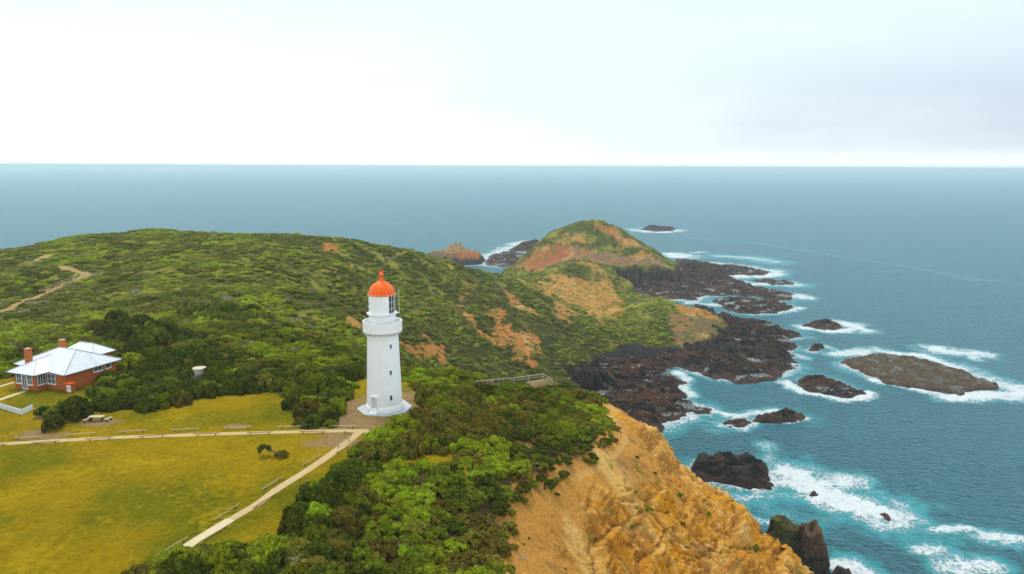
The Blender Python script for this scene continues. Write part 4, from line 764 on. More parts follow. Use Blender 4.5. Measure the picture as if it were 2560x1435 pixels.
m_dead = simple('bleached_wood', (0.40, 0.355, 0.29), 0.85, 0.2, 5)
def leaf_cloud(seed, R, H, nl, n, ls, rag=0.25, sub=(0.28, 0.5), flat=0.7):
    rs = np.random.RandomState(seed); lob = []
    for i in range(nl):
        a = rs.rand() * 6.283; q = math.sqrt(rs.rand()); r = R * q * 0.92
        top = H * math.sqrt(max(0.0, 1 - (r / R) ** 2)); lr = R * (sub[0] + (sub[1] - sub[0]) * rs.rand()) * (1.0 - 0.3 * q)
        zc = max(top * (0.62 + 0.22 * rs.rand()) - lr * 0.35, 0.12 * H)
        lob.append((r * math.cos(a), r * math.sin(a), zc, lr, rs.rand()))
        if q > 0.6: lob.append((r * math.cos(a) * 1.02, r * math.sin(a) * 1.02, zc * 0.45, lr * 0.9, rs.rand() * 0.7))
    lob = np.array(lob); wgt = lob[:, 3] ** 2; li = rs.choice(len(lob), n, p=wgt / wgt.sum()); L = lob[li]
    d = rs.normal(size=(n, 3)); d[:, 2] = d[:, 2] * 0.85 + 0.35; d /= np.linalg.norm(d, axis=1)[:, None]
    rr_ = L[:, 3] * (0.70 + 0.36 * rs.rand(n) ** 0.7); c = L[:, :3] + d * rr_[:, None] * np.array([1, 1, flat]); c[:, 2] = np.maximum(c[:, 2], 0.03)
    nn = d + rs.normal(size=(n, 3)) * 0.55; nn /= np.linalg.norm(nn, axis=1)[:, None]
    u = np.cross(nn, rs.normal(size=(n, 3))); u /= np.linalg.norm(u, axis=1)[:, None]; v = np.cross(nn, u)
    s = ls * (0.6 + 0.9 * rs.rand(n))[:, None]; k = rs.rand(n)[:, None] * 0.4 + 0.45
    V = np.stack([c - u * s, c - v * s * k + nn * s * 0.15, c + u * s, c + v * s * k + nn * s * 0.15], 1).reshape(-1, 3)
    lv = np.clip(0.35 * L[:, 4] + 0.5 * rs.rand(n) + 0.15 * (rs.rand(n) > 0.8), 0, 1)
    return V, np.arange(n * 4).reshape(-1, 4), np.repeat(lv, 4)
def shrubmesh(nm, kind, seed, R, H, nl, n, ls, **k):
    V, f, lv = leaf_cloud(seed, R, H, nl, n, ls, **k); return npmesh(nm, V, f, LEAF[kind], None, {'lv': lv})
def twig_mb(seed, R, H, r0, n=5, depth=3):
    rs = random.Random(seed); m = MB()
    def go(p, d, L, r, k):
        pts = [p]; q = p; dd = d
        for i in range(3):
            dd = (dd + Vector((rs.gauss(0, .22), rs.gauss(0, .22), rs.gauss(0.03, .15)))).normalized(); q = q + dd * (L / 3); pts.append(q)
        m.tube(pts, [r, r * .85, r * .7, r * .5], 5)
        if k > 0:
            for j in range(3): go(pts[rs.choice((1, 2, 3))], (dd + Vector((rs.gauss(0, .7), rs.gauss(0, .7), rs.gauss(.15, .4)))).normalized(), L * rs.uniform(.55, .8), r * .55, k - 1)
    for i in range(n):
        a = 6.283 * (i + rs.random() * .6) / n; go(Vector((0.05 * math.cos(a), 0.05 * math.sin(a), -0.1)), Vector((math.cos(a) * R * .8, math.sin(a) * R * .8, H * .8)).normalized(), math.hypot(R, H) * 0.5, r0, depth)
    return m
KINDS = ['dark', 'mid', 'lime', 'olive', 'grey']
NEAR = {}; FAR = {}
for ki, kd in enumerate(KINDS):
    dens = 0.6 if kd == 'grey' else 1.0
    NEAR[kd] = [shrubmesh('foliage_' + kd, kd, 100 + ki * 10 + j, 1.0, (0.78, 0.95, 0.66)[j], (22, 30, 26)[j], int(3600 * dens), 0.085, sub=(0.17, 0.36)) for j in range(3)]
    FAR[kd] = [shrubmesh('far_foliage_' + kd, 'far_' + kd, 200 + ki * 10 + j, 1.0, (0.6, 0.75)[j], 13, int(900 * dens), 0.115, sub=(0.28, 0.5)) for j in range(2)]
def twigmesh(*a):
    o = twig_mb(*a).build('stem', m_wood); me = o.data; bpy.data.objects.remove(o); return me
stem_mesh = [twigmesh(300 + j, 0.7, 0.75, 0.045, 4, 1) for j in range(2)]

TALL = [(hit([(200, 1045), (205, 1015), (235, 1000), (255, 950), (330, 895), (480, 895), (580, 930), (735, 955), (735, 985), (560, 987), (480, 1002), (400, 1024), (250, 1032), (160, 1050)]), 1.3, 'dark'),
        (hit([(742, 1000), (760, 940), (880, 945), (870, 975), (852, 1010), (850, 1060), (800, 1072), (750, 1064)]), 1.45, 'dark'),
        (hit([(905, 1108), (950, 1090), (1010, 1015), (1060, 1000), (1200, 1000), (1250, 1060), (1130, 1125), (900, 1145)]), 1.45, 'olive'),
        (hit([(1140, 1120), (1260, 1120), (1290, 1210), (1140, 1215)]), 1.15, 'lime'), (hit([(900, 1255), (1060, 1250), (1130, 1335), (1090, 1380), (930, 1300)]), 1.1, 'lime'),
        (hit([(690, 1400), (730, 1260), (810, 1190), (900, 1180), (900, 1260), (850, 1340), (780, 1360)]), 1.45, 'dark'),
        (hit([(300, 1520), (430, 1425), (520, 1410), (690, 1395), (700, 1530)]), 1.3, 'dark'),
        (hit([(1000, 1430), (1000, 1330), (1180, 1270), (1290, 1330), (1300, 1440)]), 0.95, 'olive'), (hit([(1080, 1130), (1070, 1050), (1300, 1000), (1350, 1060), (1250, 1110)]), 1.2, 'olive'),
        (hit([(440, 790), (500, 770), (640, 775), (680, 800), (640, 815), (480, 805)]), 1.6, 'dark'), (hit([(230, 820), (340, 815), (440, 855), (400, 868), (290, 868), (250, 850)]), 1.6, 'dark'),
        (hit([(-60, 940), (-40, 850), (60, 855), (30, 930)]), 1.2, 'lime'), (hit([(0, 730), (60, 660), (190, 690), (130, 720), (60, 750)]), 1.4, 'dark')]
rs = np.random.RandomState(11)
def scatter(x0, x1, y0, y1, sp):
    gx, gy = np.meshgrid(np.arange(x0, x1, sp), np.arange(y0, y1, sp)); gx = gx.ravel() + rs.uniform(-.48, .48, gx.size) * sp; gy = gy.ravel() + rs.uniform(-.48, .48, gy.size) * sp
    return gx, gy
pts = [scatter(-150, 60, 44, 130, 1.55), scatter(-190, 60, 130, 230, 2.0), scatter(-330, 200, 230, 480, 2.5), scatter(-120, 230, 480, 860, 3.0)]
px = np.concatenate([p[0] for p in pts]); py = np.concatenate([p[1] for p in pts]); sp_ = np.concatenate([np.full(len(p[0]), s) for p, s in zip(pts, (1.55, 2.0, 2.5, 3.0))])
ang = np.degrees(np.arctan2(px, py)); k = (np.abs(ang) < 43) & (sdf([(c[0], c[1]) for c in COAST], px, py)[0] > 0.5); px, py, sp_ = px[k], py[k], sp_[k]
pz, s_, cl_, fl_ = ground(px, py, True, True); gx_ = (ground(px + .7, py, False) - ground(px - .7, py, False)) / 1.4; gy_ = (ground(px, py + .7, False) - ground(px, py - .7, False)) / 1.4
slope = np.hypot(gx_, gy_); fz, tr, bare, _, bch = zones(px, py)
dist = np.hypot(px, py); veg = 1 - np.maximum.reduce([fz, tr, bare, bch * (pz < 8), sstep(1.0, 1.8, slope)])
cd_ = sdf(CLIFF, px, py)[0] + 1.2 * fbm(px, py, 6, 3, 205); veg = veg * (1 - sstep(-0.9, 0.3, cd_))
farhill = sstep(470, 520, py); dn = fbm(px, py, 22, 3, 210)
veg = veg * np.where(py > 190, 0.97 - 0.55 * sstep(0.15, 0.45, dn) - 0.5 * sstep(0.25, 0.45, fbm(px, py, 9, 3, 212)), 1.0) * (1 - 0.55 * farhill * sstep(0.0, 0.35, fbm(px, py, 30, 3, 214)))
tuft = (cd_ > 0.5) & (pz > 30) & (slope < 1.6) & (rs.rand(len(px)) < 0.16) & (dist < 170) & (fbm(px, py, 5, 2, 216) > 0.0)
btuft = (bare > 0.5) & (py > 230) & (py < 640) & (rs.rand(len(px)) < 0.40)
ok = (rs.rand(len(px)) < veg) | tuft | btuft
px, py, pz, sp_, dist, cd_, tuft, slope = px[ok], py[ok], pz[ok], sp_[ok], dist[ok], cd_[ok], (tuft | btuft)[ok], slope[ok]
tall = np.ones(len(px)); pref = np.full(len(px), '', dtype=object)
for poly, h, kd in TALL:
    m = sdf(poly, px, py)[0] + fbm(px, py, 5, 2, 220) > 0.3; tall[m] = h; pref[m] = kd
nz = fbm(px, py, 11, 3, 230); nz2 = fbm(px, py, 30, 3, 233); rd = rs.rand(len(px)); kind = np.full(len(px), 'mid', dtype=object)
q = nz * 0.75 + 0.65 * nz2 * sstep(150, 220, py) + 0.35 * nz2 + (rd - 0.5) * 0.75
kind[q > 0.28] = 'lime'; kind[q < -0.22] = 'dark'; r2 = rs.rand(len(px)); kind[(r2 < 0.17) & (q < 0.45)] = 'olive'
gr = (fbm(px, py, 8, 3, 240) + 0.5 * fbm(px, py, 40, 2, 243) + (r2 - .5) * 0.6 > 0.82) & (py > 150); kind[gr] = 'grey'
hillside = sstep(-60, 0, px - (py - 300) * 0.2) * sstep(200, 260, py) * (1 - sstep(430, 500, py)); m = (rs.rand(len(px)) < hillside * 0.85) & (kind != 'dark'); kind[m] = np.where(rs.rand(m.sum()) < 0.5, 'olive', 'dark')
m = (pref != '') & (rs.rand(len(px)) < 0.6); kind[m] = pref[m]
toe = (px > 40) & (py > 420) & (py < 560); m = toe & (rs.rand(len(px)) < 0.6); kind[m] = 'lime'
size = sp_ * (0.58 + 0.6 * rs.rand(len(px)) ** 1.8) * np.where(dist < 230, 1.05, 0.85) * np.clip(tall, 1, 1.35)
size = size * np.where(cd_ > -3, 0.72, 1.0) * np.where(tuft, 0.34 + 0.42 * rs.rand(len(px)), 1.0) * (1 - 0.3 * sstep(470, 520, py))
hgt = size * (0.85 + 0.4 * rs.rand(len(px))) * tall * (1 - 0.48 * sstep(160, 260, dist)) * np.where(cd_ > -7, 0.72, 1.0)
# the largest in view become shrubs of their own, the rest is one mass of scrub
rel = np.stack([px, py, pz + 0.5], 1) - CAM; wz = rel @ _F; uu = 1280 + FPX * (rel @ _R) / wz; vv = 717.5 - FPX * (rel @ _U) / wz
inview = (uu > -30) & (uu < 2590) & (vv < 1470); app = np.where(inview, size * np.sqrt(hgt / size) / dist, 0); order = np.argsort(-app); solo = order[:285]; mass = np.ones(len(px), bool); mass[solo] = False
WORD = {'dark': 'dark green', 'mid': 'mid green', 'lime': 'bright lime green', 'olive': 'brownish olive', 'grey': 'grey twiggy'}
def where(x, y, u, v, c):
    if u > 1000 and c > -5: return 'on the rim of the golden cliff'
    if x < -36 and y > 92: return 'in the hedge between the lawn and the brick house'
    if y > 98 and u < 900: return 'in the clump just left of the lighthouse'
    if y > 98: return 'in the rise of scrub right of the lighthouse'
    if u < 640: return 'at the near end of the diagonal path'
    if v > 1250: return 'in the low scrub nearest the camera'
    return 'between the diagonal path and the sandy clearing' if u < 1130 else 'between the sandy clearing and the cliff'
def size_word(s): return 'large' if s > 1.95 else ('small' if s < 1.25 else 'rounded')
for n_, i in enumerate(solo):
    kd = kind[i]; e = empty('coastal_shrub', (px[i], py[i], pz[i] - 0.08), rs.rand() * 6.28); e.scale = (size[i], size[i] * rs.uniform(.85, 1.15), hgt[i])
    lab = f"{size_word(size[i])} {WORD[kd]} shrub {where(px[i], py[i], uu[i], vv[i], cd_[i])}"
    tag(e, lab, 'shrub', lab.replace(' shrub ', ' shrubs '))
    j = rs.randint(3); f_ = link(bpy.data.objects.new('crown', NEAR[kd][j])); f_.parent = e
    s2 = link(bpy.data.objects.new('stem', stem_mesh[rs.randint(2)])); s2.parent = e
mi = np.nonzero(mass & (uu > -260) & (uu < 2820) & (vv < 1700))[0]
def scrub_object(name, label, idx, protos):
    me = bpy.data.meshes.new(name); me.vertices.add(len(idx)); me.vertices.foreach_set('co', np.stack([px[idx], py[idx], pz[idx] - 0.1], 1).astype(np.float32).ravel())
    ids = np.array([KINDS.index(kind[i]) for i in idx]); var = rs.randint(0, 2, len(idx)); pid = ids * 2 + var
    a = me.attributes.new('pid', 'INT', 'POINT'); a.data.foreach_set('value', pid.astype(np.int32))
    a = me.attributes.new('rz', 'FLOAT_VECTOR', 'POINT'); rv = np.zeros((len(idx), 3)); rv[:, 2] = rs.rand(len(idx)) * 6.28; rv[:, :2] = rs.normal(0, .06, (len(idx), 2)); a.data.foreach_set('vector', rv.astype(np.float32).ravel())
    a = me.attributes.new('sc', 'FLOAT_VECTOR', 'POINT'); a.data.foreach_set('vector', np.stack([size[idx], size[idx], hgt[idx]], 1).astype(np.float32).ravel())
    o = link(bpy.data.objects.new(name, me)); g = bpy.data.node_groups.new(name, 'GeometryNodeTree')
    g.interface.new_socket('Geometry', in_out='INPUT', socket_type='NodeSocketGeometry'); g.interface.new_socket('Geometry', in_out='OUTPUT', socket_type='NodeSocketGeometry')
    gi = g.nodes.new('NodeGroupInput'); go = g.nodes.new('NodeGroupOutput'); jn = g.nodes.new('GeometryNodeJoinGeometry')
    def na(nm, tp): n = g.nodes.new('GeometryNodeInputNamedAttribute'); n.data_type = tp; n.inputs[0].default_value = nm; return n.outputs[0]
    A, B, D = na('pid', 'INT'), na('rz', 'FLOAT_VECTOR'), na('sc', 'FLOAT_VECTOR')
    for k_, mesh in enumerate(protos):
        po = bpy.data.objects.new('leaf_source', mesh); oi = g.nodes.new('GeometryNodeObjectInfo'); oi.inputs['Object'].default_value = po; oi.inputs['As Instance'].default_value = True
        cp = g.nodes.new('FunctionNodeCompare'); cp.data_type = 'INT'; cp.operation = 'EQUAL'; g.links.new(A, cp.inputs[2]); cp.inputs[3].default_value = k_
        ip = g.nodes.new('GeometryNodeInstanceOnPoints'); g.links.new(gi.outputs[0], ip.inputs['Points']); g.links.new(cp.outputs[0], ip.inputs['Selection']); g.links.new(oi.outputs['Geometry'], ip.inputs['Instance'])
        g.links.new(B, ip.inputs['Rotation']); g.links.new(D, ip.inputs['Scale']); g.links.new(ip.outputs[0], jn.inputs[0])
    g.links.new(jn.outputs[0], go.inputs[0]); md = o.modifiers.new('scrub', 'NODES'); md.node_group = g
    return tag(o, label, 'scrub', None, 'stuff')
nearm = mi[dist[mi] < 185]; farm = mi[dist[mi] >= 185]
print('shrubs', len(px), len(nearm), len(farm), 'solo max app', app[order[0]], app[order[284]])
scrub_object('coastal_scrub', 'dense mixed green coastal scrub around the lawn and lighthouse', nearm, [NEAR[k][j] for k in KINDS for j in range(2)])
scrub_object('hill_scrub', 'low patchy heath covering the hills behind the lighthouse', farm, [FAR[k][j] for k in KINDS for j in range(2)])

# ------------------------------------------------------------------ paths, rails and other small things
def gz(x, y): return float(ground(np.array([x]), np.array([y]), True)[0])
def ribbon(name, pts, wd, mat, up=0.05, z=None):
    p = [np.array(q[:2]) for q in pts]; fine = []
    for a, b_ in zip(p[:-1], p[1:]):
        n = max(2, int(np.linalg.norm(b_ - a) / 0.6)); fine += [a + (b_ - a) * i / n for i in range(n)]
    fine.append(p[-1]); fine = np.array(fine); w_ = wd * (1 + 0.07 * fbm(np.arange(len(fine)) * 0.6, fine[:, 1], 3, 3, 300))
    tg = np.gradient(fine, axis=0); tg /= np.linalg.norm(tg, axis=1)[:, None]; nn = np.stack([-tg[:, 1], tg[:, 0]], 1)
    rows = []
    for k in (-0.5, -0.2, 0.2, 0.5):
        q = fine + nn * (w_ * k)[:, None]; zz = ground(q[:, 0], q[:, 1], True) + up - (0.05 if abs(k) == 0.5 else 0); rows.append(np.concatenate([q, zz[:, None]], 1))
    V = np.stack(rows, 1).reshape(-1, 3); return tag(link(bpy.data.objects.new(name, npmesh(name, V, gridfaces(len(fine), 4), mat, smooth=True))), kind='structure')
m_path = simple('sandy_concrete', (0.46, 0.345, 0.17), 0.9, 0.16, 0.9, 0.2, ((0.40, 0.31, 0.15), 0.6))
m_path2 = simple('pale_concrete_path', (0.55, 0.46, 0.29), 0.9, 0.10, 0.9, 0.2)
m_trk = simple('sandy_track', (0.48, 0.32, 0.15), 0.95, 0.15, 0.6, 0.1)
G = lambda u, v: P(u, v, 80.0)
ribbon('path', [G(-90, 1118), G(0, 1110), G(150, 1101), G(300, 1093), G(450, 1088), G(600, 1083), G(760, 1079), G(850, 1077), G(925, 1077)], 1.1, m_path)
ribbon('path', [G(905, 1074), G(870, 1103), G(810, 1148), G(757, 1186), G(690, 1228), G(640, 1265), G(576, 1303)], 1.15, m_path, 0.062)
ribbon('path', [G(576, 1303), G(486, 1357), G(430, 1396), G(350, 1446)], 1.3, m_path2, 0.075)
ribbon('path', [G(-40, 1005), G(0, 999), G(40, 985), G(62, 978)], 1.0, m_path2); ribbon('path', [G(-40, 975), G(0, 966), G(36, 955)], 0.8, m_path2); ribbon('path', [P(296, 888, 79.8), P(315, 882, 79.8), P(334, 876, 79.8)], 0.7, m_path2)
m_rail = simple('pale_timber', (0.52, 0.44, 0.30), 0.85, 0.18, 4.0)
m_rail2 = simple('brown_timber', (0.24, 0.165, 0.085), 0.9, 0.25, 4.0)
m_post = simple('dark_timber_post', (0.12, 0.085, 0.05), 0.9, 0.25, 4.0)
UP = [((38, 1094), (103, 1091), 'nearest the round bush'), ((172, 1086), (235, 1082), 'below the picnic table'), ((301, 1078), (366, 1075), 'on the upper lawn, third from the round bush'), ((431, 1074), (494, 1071), 'midway along the upper lawn edge'), ((563, 1069), (627, 1067), 'on the upper lawn, two short of the dirt patch'), ((695, 1066), (760, 1065), 'at the left edge of the dirt patch'), ((827, 1064), (890, 1064), 'on the dirt in front of the lighthouse')]
LO = [((-40, 1113), (14, 1110), 'at the far left end of the path'), ((82, 1107), (145, 1102), 'below the round bush'), ((217, 1098), (280, 1092), 'below the picnic table'), ((348, 1091), (413, 1086), 'midway along the lawn'), ((487, 1085), (546, 1083), 'next but one to the twisted tree'), ((619, 1082), (679, 1079.5), 'straight behind the twisted tree'), ((751, 1078.7), (813, 1079.5), 'last long one before the path junction'), ((861, 1079), (879, 1084), 'short one at the path junction')]
DL = [((841, 1112), (876, 1093), 'closest to the junction'), ((756, 1161), (799, 1137), 'right of the twisted tree'), ((657, 1222), (705, 1192), 'halfway down'), ((538, 1297), (595, 1260), 'beside the paler slab'), ((393, 1387), (466, 1343), 'nearest the camera')]
DR = [((841, 1132), (872, 1115), 'closest to the junction'), ((893, 1150), (918, 1130), 'set apart between bushes'), ((635, 1268), (690, 1234), 'halfway down'), ((512, 1350), (568, 1314), 'beside the paler slab')]
def rail(a, b, label, mat, h=0.34, group='low rails beside the paths'):
    A, B = P(a[0], a[1], 80 + h), P(b[0], b[1], 80 + h); c = (A + B) / 2; e = empty('barrier_rail', (c[0], c[1], 80)); tag(e, label, 'rail', group); rel = lambda p: (p[0] - c[0], p[1] - c[1], p[2] - 80)
    d = (B - A) / np.linalg.norm(B - A); A2, B2 = A - d * 0.15, B + d * 0.15
    MB().tube([rel(A2), rel(A * .5 + B * .5 + np.array([0, 0, random.Random(label).uniform(-.03, .02)])), rel(B2)], [0.06, 0.055, 0.055], 8).build('beam', mat, e)
    for k in (0.12, 0.88):
        q = rel(A + (B - A) * k); MB().tube([(q[0], q[1], -0.2), (q[0], q[1], q[2] - 0.05)], 0.055, 6).build('post', m_post, e)
for a, b_, l in UP: rail(a, b_, 'pale log rail beyond the path, ' + l, m_rail)
for a, b_, l in LO: rail(a, b_, 'brown log rail on the near path edge, ' + l, m_rail2, 0.32)
for a, b_, l in DL: rail(a, b_, 'grey log rail left of the diagonal path, ' + l, simple('grey_timber', (0.40, 0.33, 0.22), 0.9, 0.2, 4) if 'grey_timber' not in bpy.data.materials else bpy.data.materials['grey_timber'], 0.45)
for a, b_, l in DR: rail(a, b_, 'brown log rail right of the diagonal path, ' + l, m_rail2, 0.32)
# picnic table with a bench at either end
pc = G(242, 1053); ra = rad(4)
pt = empty('picnic_table', (pc[0], pc[1], 80), ra); tag(pt, 'grey timber picnic table on the worn grass under the dark hedge', 'table')
tb = MB(); [tb.box((0, -0.36 + 0.18 * i, 0.76), (2.1, 0.165, 0.06)) for i in range(5)]; tb.build('tabletop', m_rail, pt)
for sx in (-0.8, 0.8): MB().box((sx, 0, 0.36), (0.12, 0.62, 0.74)).build('leg', m_post, pt)
for (bx_, by_, ln, rz, l) in ((-1.28, -0.35, 1.2, 1.25, 'left'), (1.75, 0.05, 1.2, 1.20, 'right')):
    bo = empty('bench', (pc[0] + bx_, pc[1] + by_, 80), rz); tag(bo, f'short grey timber bench at the {l} end of the picnic table', 'bench', 'benches at the picnic table')
    MB().box((0, 0, 0.45), (ln, 0.32, 0.06)).build('seat', m_rail, bo)
    for q in (-0.42, 0.42): MB().box((q, 0, 0.2), (0.10, 0.26, 0.43)).build('leg', m_post, bo)
# white low fence with painted marks at the left edge
m_fence = simple('white_fence', (0.80, 0.85, 0.88), 0.6, 0.05, 1.0)
m_blue = simple('blue_paint', (0.10, 0.25, 0.55), 0.6); m_pink = simple('pink_paint', (0.75, 0.30, 0.26), 0.6)
F0, F1, F2 = G(-60, 1003.5), G(55, 1037), G(82, 1024); fo_ = empty('white_fence', (F1[0], F1[1], 80)); tag(fo_, 'low white board fence with faint coloured marks by the house lawn', 'fence')
for q, nm in ((F0, 'front_panel'), (F2, 'return_panel')):
    d = q - F1; L = np.linalg.norm(d[:2]); a = math.atan2(d[1], d[0]); k = L / 2 + (0.03 if nm == 'return_panel' else -0.0)
    o = MB().box((math.cos(a) * k, math.sin(a) * k, 0.44), (L, 0.06, 0.86), a).build(nm, m_fence, fo_)
    if nm == 'front_panel':
        rr_ = random.Random(3); na_ = np.array([math.sin(a), -math.cos(a)]) * (1 if (math.sin(a) * -F1[0] - math.cos(a) * -F1[1]) > 0 else -1)
        for i in range(12):
            t_ = 0.25 + i * 0.36 + rr_.uniform(-.06, .06); c = np.array([math.cos(a), math.sin(a)]) * t_ + na_ * 0.036
            MB().box((c[0], c[1], 0.45 + rr_.uniform(-.12, .12)), (rr_.uniform(.06, .2), 0.015, rr_.uniform(.05, .16)), a).build('painted_mark', (m_blue, m_pink)[(i // 2) % 2], o)
# rain tank in the hedge
tk = PD(500, 946, 122); tz = gz(tk[0], tk[1]); te = empty('water_tank', (tk[0], tk[1], tz)); tag(te, 'pale round concrete water tank standing in the hedge', 'tank'); tz_h = PD(500, 921, 122)[2] - tz
m_tank = simple('grey_concrete', (0.50, 0.47, 0.40), 0.9, 0.15, 1.5, 0.2, ((0.30, 0.27, 0.22), 0.5))
MB().lathe([(1.12, -0.3), (1.12, tz_h), (1.17, tz_h), (1.17, tz_h + 0.12)], 40, cap=False).build('shell', m_tank, te, True); MB().lathe([(1.17, tz_h + 0.123), (0.4, tz_h + 0.20), (0.0, tz_h + 0.21)], 40).build('lid', m_rail, te, True)
# lookout at the edge of the headland
LK = [(1190, 953), (1285, 944.5), (1357, 935), (1381, 947), (1335, 954.5)]; rh = 1.0
lk = []
for (u, v) in LK:
    ys = np.linspace(118, 150, 400); d = ray(u, v); q = CAM + d * (ys / d[1])[:, None]; zz = ground(q[:, 0], q[:, 1], True) + 1.7; k = np.nonzero(q[:, 2] <= zz)[0]; k = k[0] if len(k) else int(len(ys) * .6); lk.append(q[k])
lk = np.array(lk); base = lk[3].copy(); lo_ = empty('lookout_railing', (base[0], base[1], base[2] - 1.2)); tag(lo_, 'weathered timber railing around the lookout at the headland edge', 'railing')
ld = empty('lookout_deck', (base[0], base[1], base[2] - 1.2)); tag(ld, 'sandy timber lookout deck inside the railing above the bay', 'deck')
rel = lambda p, dz=0: (p[0] - base[0], p[1] - base[1], p[2] - base[2] + 1.2 + dz)
for i in range(4):
    p, q = lk[i], lk[i + 1]; MB().tube([rel(p), rel(q)], 0.075, 6).build('handrail', m_rail, lo_)
    if i >= 1: MB().tube([rel(p, -0.5), rel(q, -0.5)], 0.05, 6).build('lower_rail', m_rail, lo_)
    n = max(2, int(np.linalg.norm(q - p) / 2.0))
    for j in range(n): r_ = p + (q - p) * j / n; MB().box(rel(r_, -0.75), (0.13, 0.13, 1.5)).build('post', m_rail, lo_)
dk = [lk[2], lk[3], lk[4]]; dk.append(lk[2] + (lk[4] - lk[3]) * 0.9); dz = -1.05; top = [rel(p, dz) for p in dk]; bot = [rel(p, dz - 0.25) for p in dk]
MB().add(top + bot, [(0, 1, 2, 3), (4, 7, 6, 5), (0, 4, 5, 1), (1, 5, 6, 2), (2, 6, 7, 3), (3, 7, 4, 0)]).build('planking', m_trk, ld)
# round bush by the picnic lawn, twisted tree on the lawn
bc_ = G(137, 1073); rbush = empty('round_bush', (bc_[0], bc_[1], 80)); tag(rbush, 'single round dark green bush standing clear of the hedge near the picnic table', 'bush')
V, f, lv = leaf_cloud(900, 1.65, 2.6, 34, 5200, 0.11, sub=(0.2, 0.34)); f_ = link(bpy.data.objects.new('crown', npmesh('crown', V, f, LEAF['dark'], None, {'lv': lv}))); f_.parent = rbush
s2 = twig_mb(901, 1.0, 1.8, 0.09, 4, 1).build('stem', m_wood, rbush)
T1, T2 = P(660, 1116, 81.4), P(702, 1131, 80.7); tb_ = P(690, 1140, 80.0)
tt = empty('twisted_tree', (tb_[0], tb_[1], 80)); tag(tt, 'small wind-twisted tree leaning across the open lawn with two leafy ends', 'tree'); rl = lambda p: Vector((p[0] - tb_[0], p[1] - tb_[1], p[2] - 80))
MB().tube([(0.25, 0, -0.2), (0.15, 0, 0.3), (-0.15, 0, 0.62), (-0.75, 0.1, 0.72), (-1.2, 0.1, 0.95), tuple(rl(T1))], [0.17, 0.15, 0.13, 0.11, 0.09, 0.04], 8).tube([(0.1, 0, 0.35), (0.5, 0, 0.55), tuple(rl(T2) + Vector((0.2, 0, 0.2)))], [0.12, 0.09, 0.04], 7).tube([(-0.5, 0.05, 0.7), (-0.7, 0.2, 1.2), (-0.55, 0.2, 1.5)], [0.05, 0.035, 0.015], 5).build('trunk', m_wood, tt)
for (c, R_, H_, kd, sd_) in ((rl(T1), 0.78, 1.35, 'dark', 910), (rl(T2), 0.80, 0.85, 'olive', 911)):
    V, f, lv = leaf_cloud(sd_, R_, H_, 12, 1300, 0.085, sub=(0.3, 0.5)); V = V + np.array([c[0], c[1], c[2] - H_ * 0.55]); o = link(bpy.data.objects.new('crown', npmesh('crown', V, f, LEAF[kd], None, {'lv': lv}))); o.parent = tt
# bare bleached shrubs poking out of the scrub
DEAD = [((548, 1428), 1.5, 2.6, 'at the near end of the diagonal path'), ((640, 1424), 1.3, 2.2, 'just right of the near end of the diagonal path'), ((824, 1018), 1.5, 2.4, 'in the clump left of the lighthouse'), ((345, 975), 1.6, 2.3, 'inside the hedge below the brick house'), ((495, 965), 1.0, 2.2, 'beside the concrete water tank'), ((1070, 1255), 1.0, 1.1, 'in the middle of the foreground scrub'), ((1255, 1385), 1.1, 1.1, 'at the lip of the golden cliff'), ((750, 1420), 1.0, 1.2, 'at the lower edge below the dark thicket'), ((1000, 1380), 1.1, 1.2, 'among lime shrubs near the camera'),
        ((1300, 1395), 1.2, 0.5, 'lying on the top of the golden cliff face'), ((820, 1250), 1.3, 2.3, 'in the dark thicket beside the path'), ((1090, 1065), 1.5, 2.2, 'in the brown scrub right of the lighthouse'), ((35, 880), 2.2, 2.6, 'behind the brick house'), ((260, 1005), 1.2, 2.0, 'at the lawn side of the hedge')]
for i, ((u, v), R_, H_, l) in enumerate(DEAD):
    p = hit([(u, v)])[0]; e = tag(twig_mb(950 + i, R_, H_, 0.045, 5, 2).build('bare_shrub', m_dead), 'bleached leafless shrub ' + l, 'dead shrub', 'bleached bare shrubs'); e.location = (p[0], p[1], gz(*p))
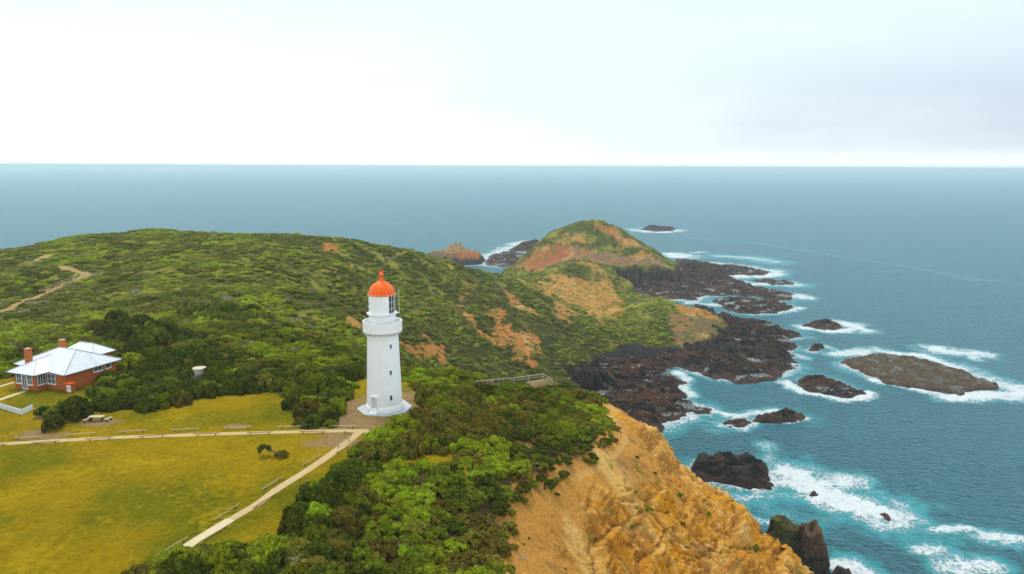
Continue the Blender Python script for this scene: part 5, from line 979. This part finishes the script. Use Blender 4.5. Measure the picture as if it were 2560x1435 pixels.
# marker post, fire ring, track fence on the hill
mp = G(1163, 1168); mo = tag(MB().lathe([(0.10, -0.2), (0.10, 0.9), (0.06, 0.97)], 12).build('marker_post', simple('orange_post', (0.60, 0.22, 0.03), 0.7)), 'short orange marker post among lime shrubs by the sandy clearing', 'post'); mo.location = (mp[0], mp[1], 79.2)
fr = G(1088, 1154); frz = gz(fr[0], fr[1]); rs3 = random.Random(5); fe = empty('fire_ring', (fr[0], fr[1], frz)); tag(fe, 'ring of pale stones on the sandy clearing', 'fire ring')
for i in range(9): a = 6.283 * i / 9; MB().lathe([(0.20, -0.05), (0.22, 0.08), (0.12, 0.17)], 7, (0.75 * math.cos(a), 0.75 * math.sin(a), 0), a0=rs3.random()).build('stone', m_tank, fe)
def hillfence(name, px_, label):
    p = hit(px_); z0 = [gz(*q) for q in p]; e = empty(name, (p[0][0], p[0][1], z0[0])); tag(e, label, 'fence')
    for (a, za), (b_, zb) in zip(zip(p[:-1], z0[:-1]), zip(p[1:], z0[1:])):
        for h in (0.6, 1.15): MB().tube([(a[0] - p[0][0], a[1] - p[0][1], za - z0[0] + h), (b_[0] - p[0][0], b_[1] - p[0][1], zb - z0[0] + h)], 0.07, 5).build('rail', m_rail, e)
    for q, zq in zip(p, z0): MB().box((q[0] - p[0][0], q[1] - p[0][1], zq - z0[0] + 0.5), (0.16, 0.16, 1.5)).build('post', m_rail, e)
hillfence('timber_fence', [(229, 689), (240, 690), (252, 691), (259, 688)], 'pale timber fence at the bend of the hill track')
hillfence('track_fence', [(100, 733), (120, 726), (155, 712), (182, 698), (192, 690)], 'thin post fence along the upper side of the hill track')

# ------------------------------------------------------------------ sea air
m_air = bpy.data.materials.new('sea_air'); m_air.use_nodes = True; t = m_air.node_tree; t.nodes.clear()
pv = N(t, 'ShaderNodeVolumePrincipled'); pv.inputs['Color'].default_value = (0.74, 0.92, 1.0, 1); pv.inputs['Density'].default_value = 0.00013; pv.inputs['Anisotropy'].default_value = 0.45
t.links.new(pv.outputs[0], N(t, 'ShaderNodeOutputMaterial').inputs['Volume'])
hz_ = MB().box((0, 59000, 60), (202000, 126000, 132)).build('haze', m_air); tag(hz_, kind='stuff'); tag(hz_, 'thin pale sea air over the headland and the water')
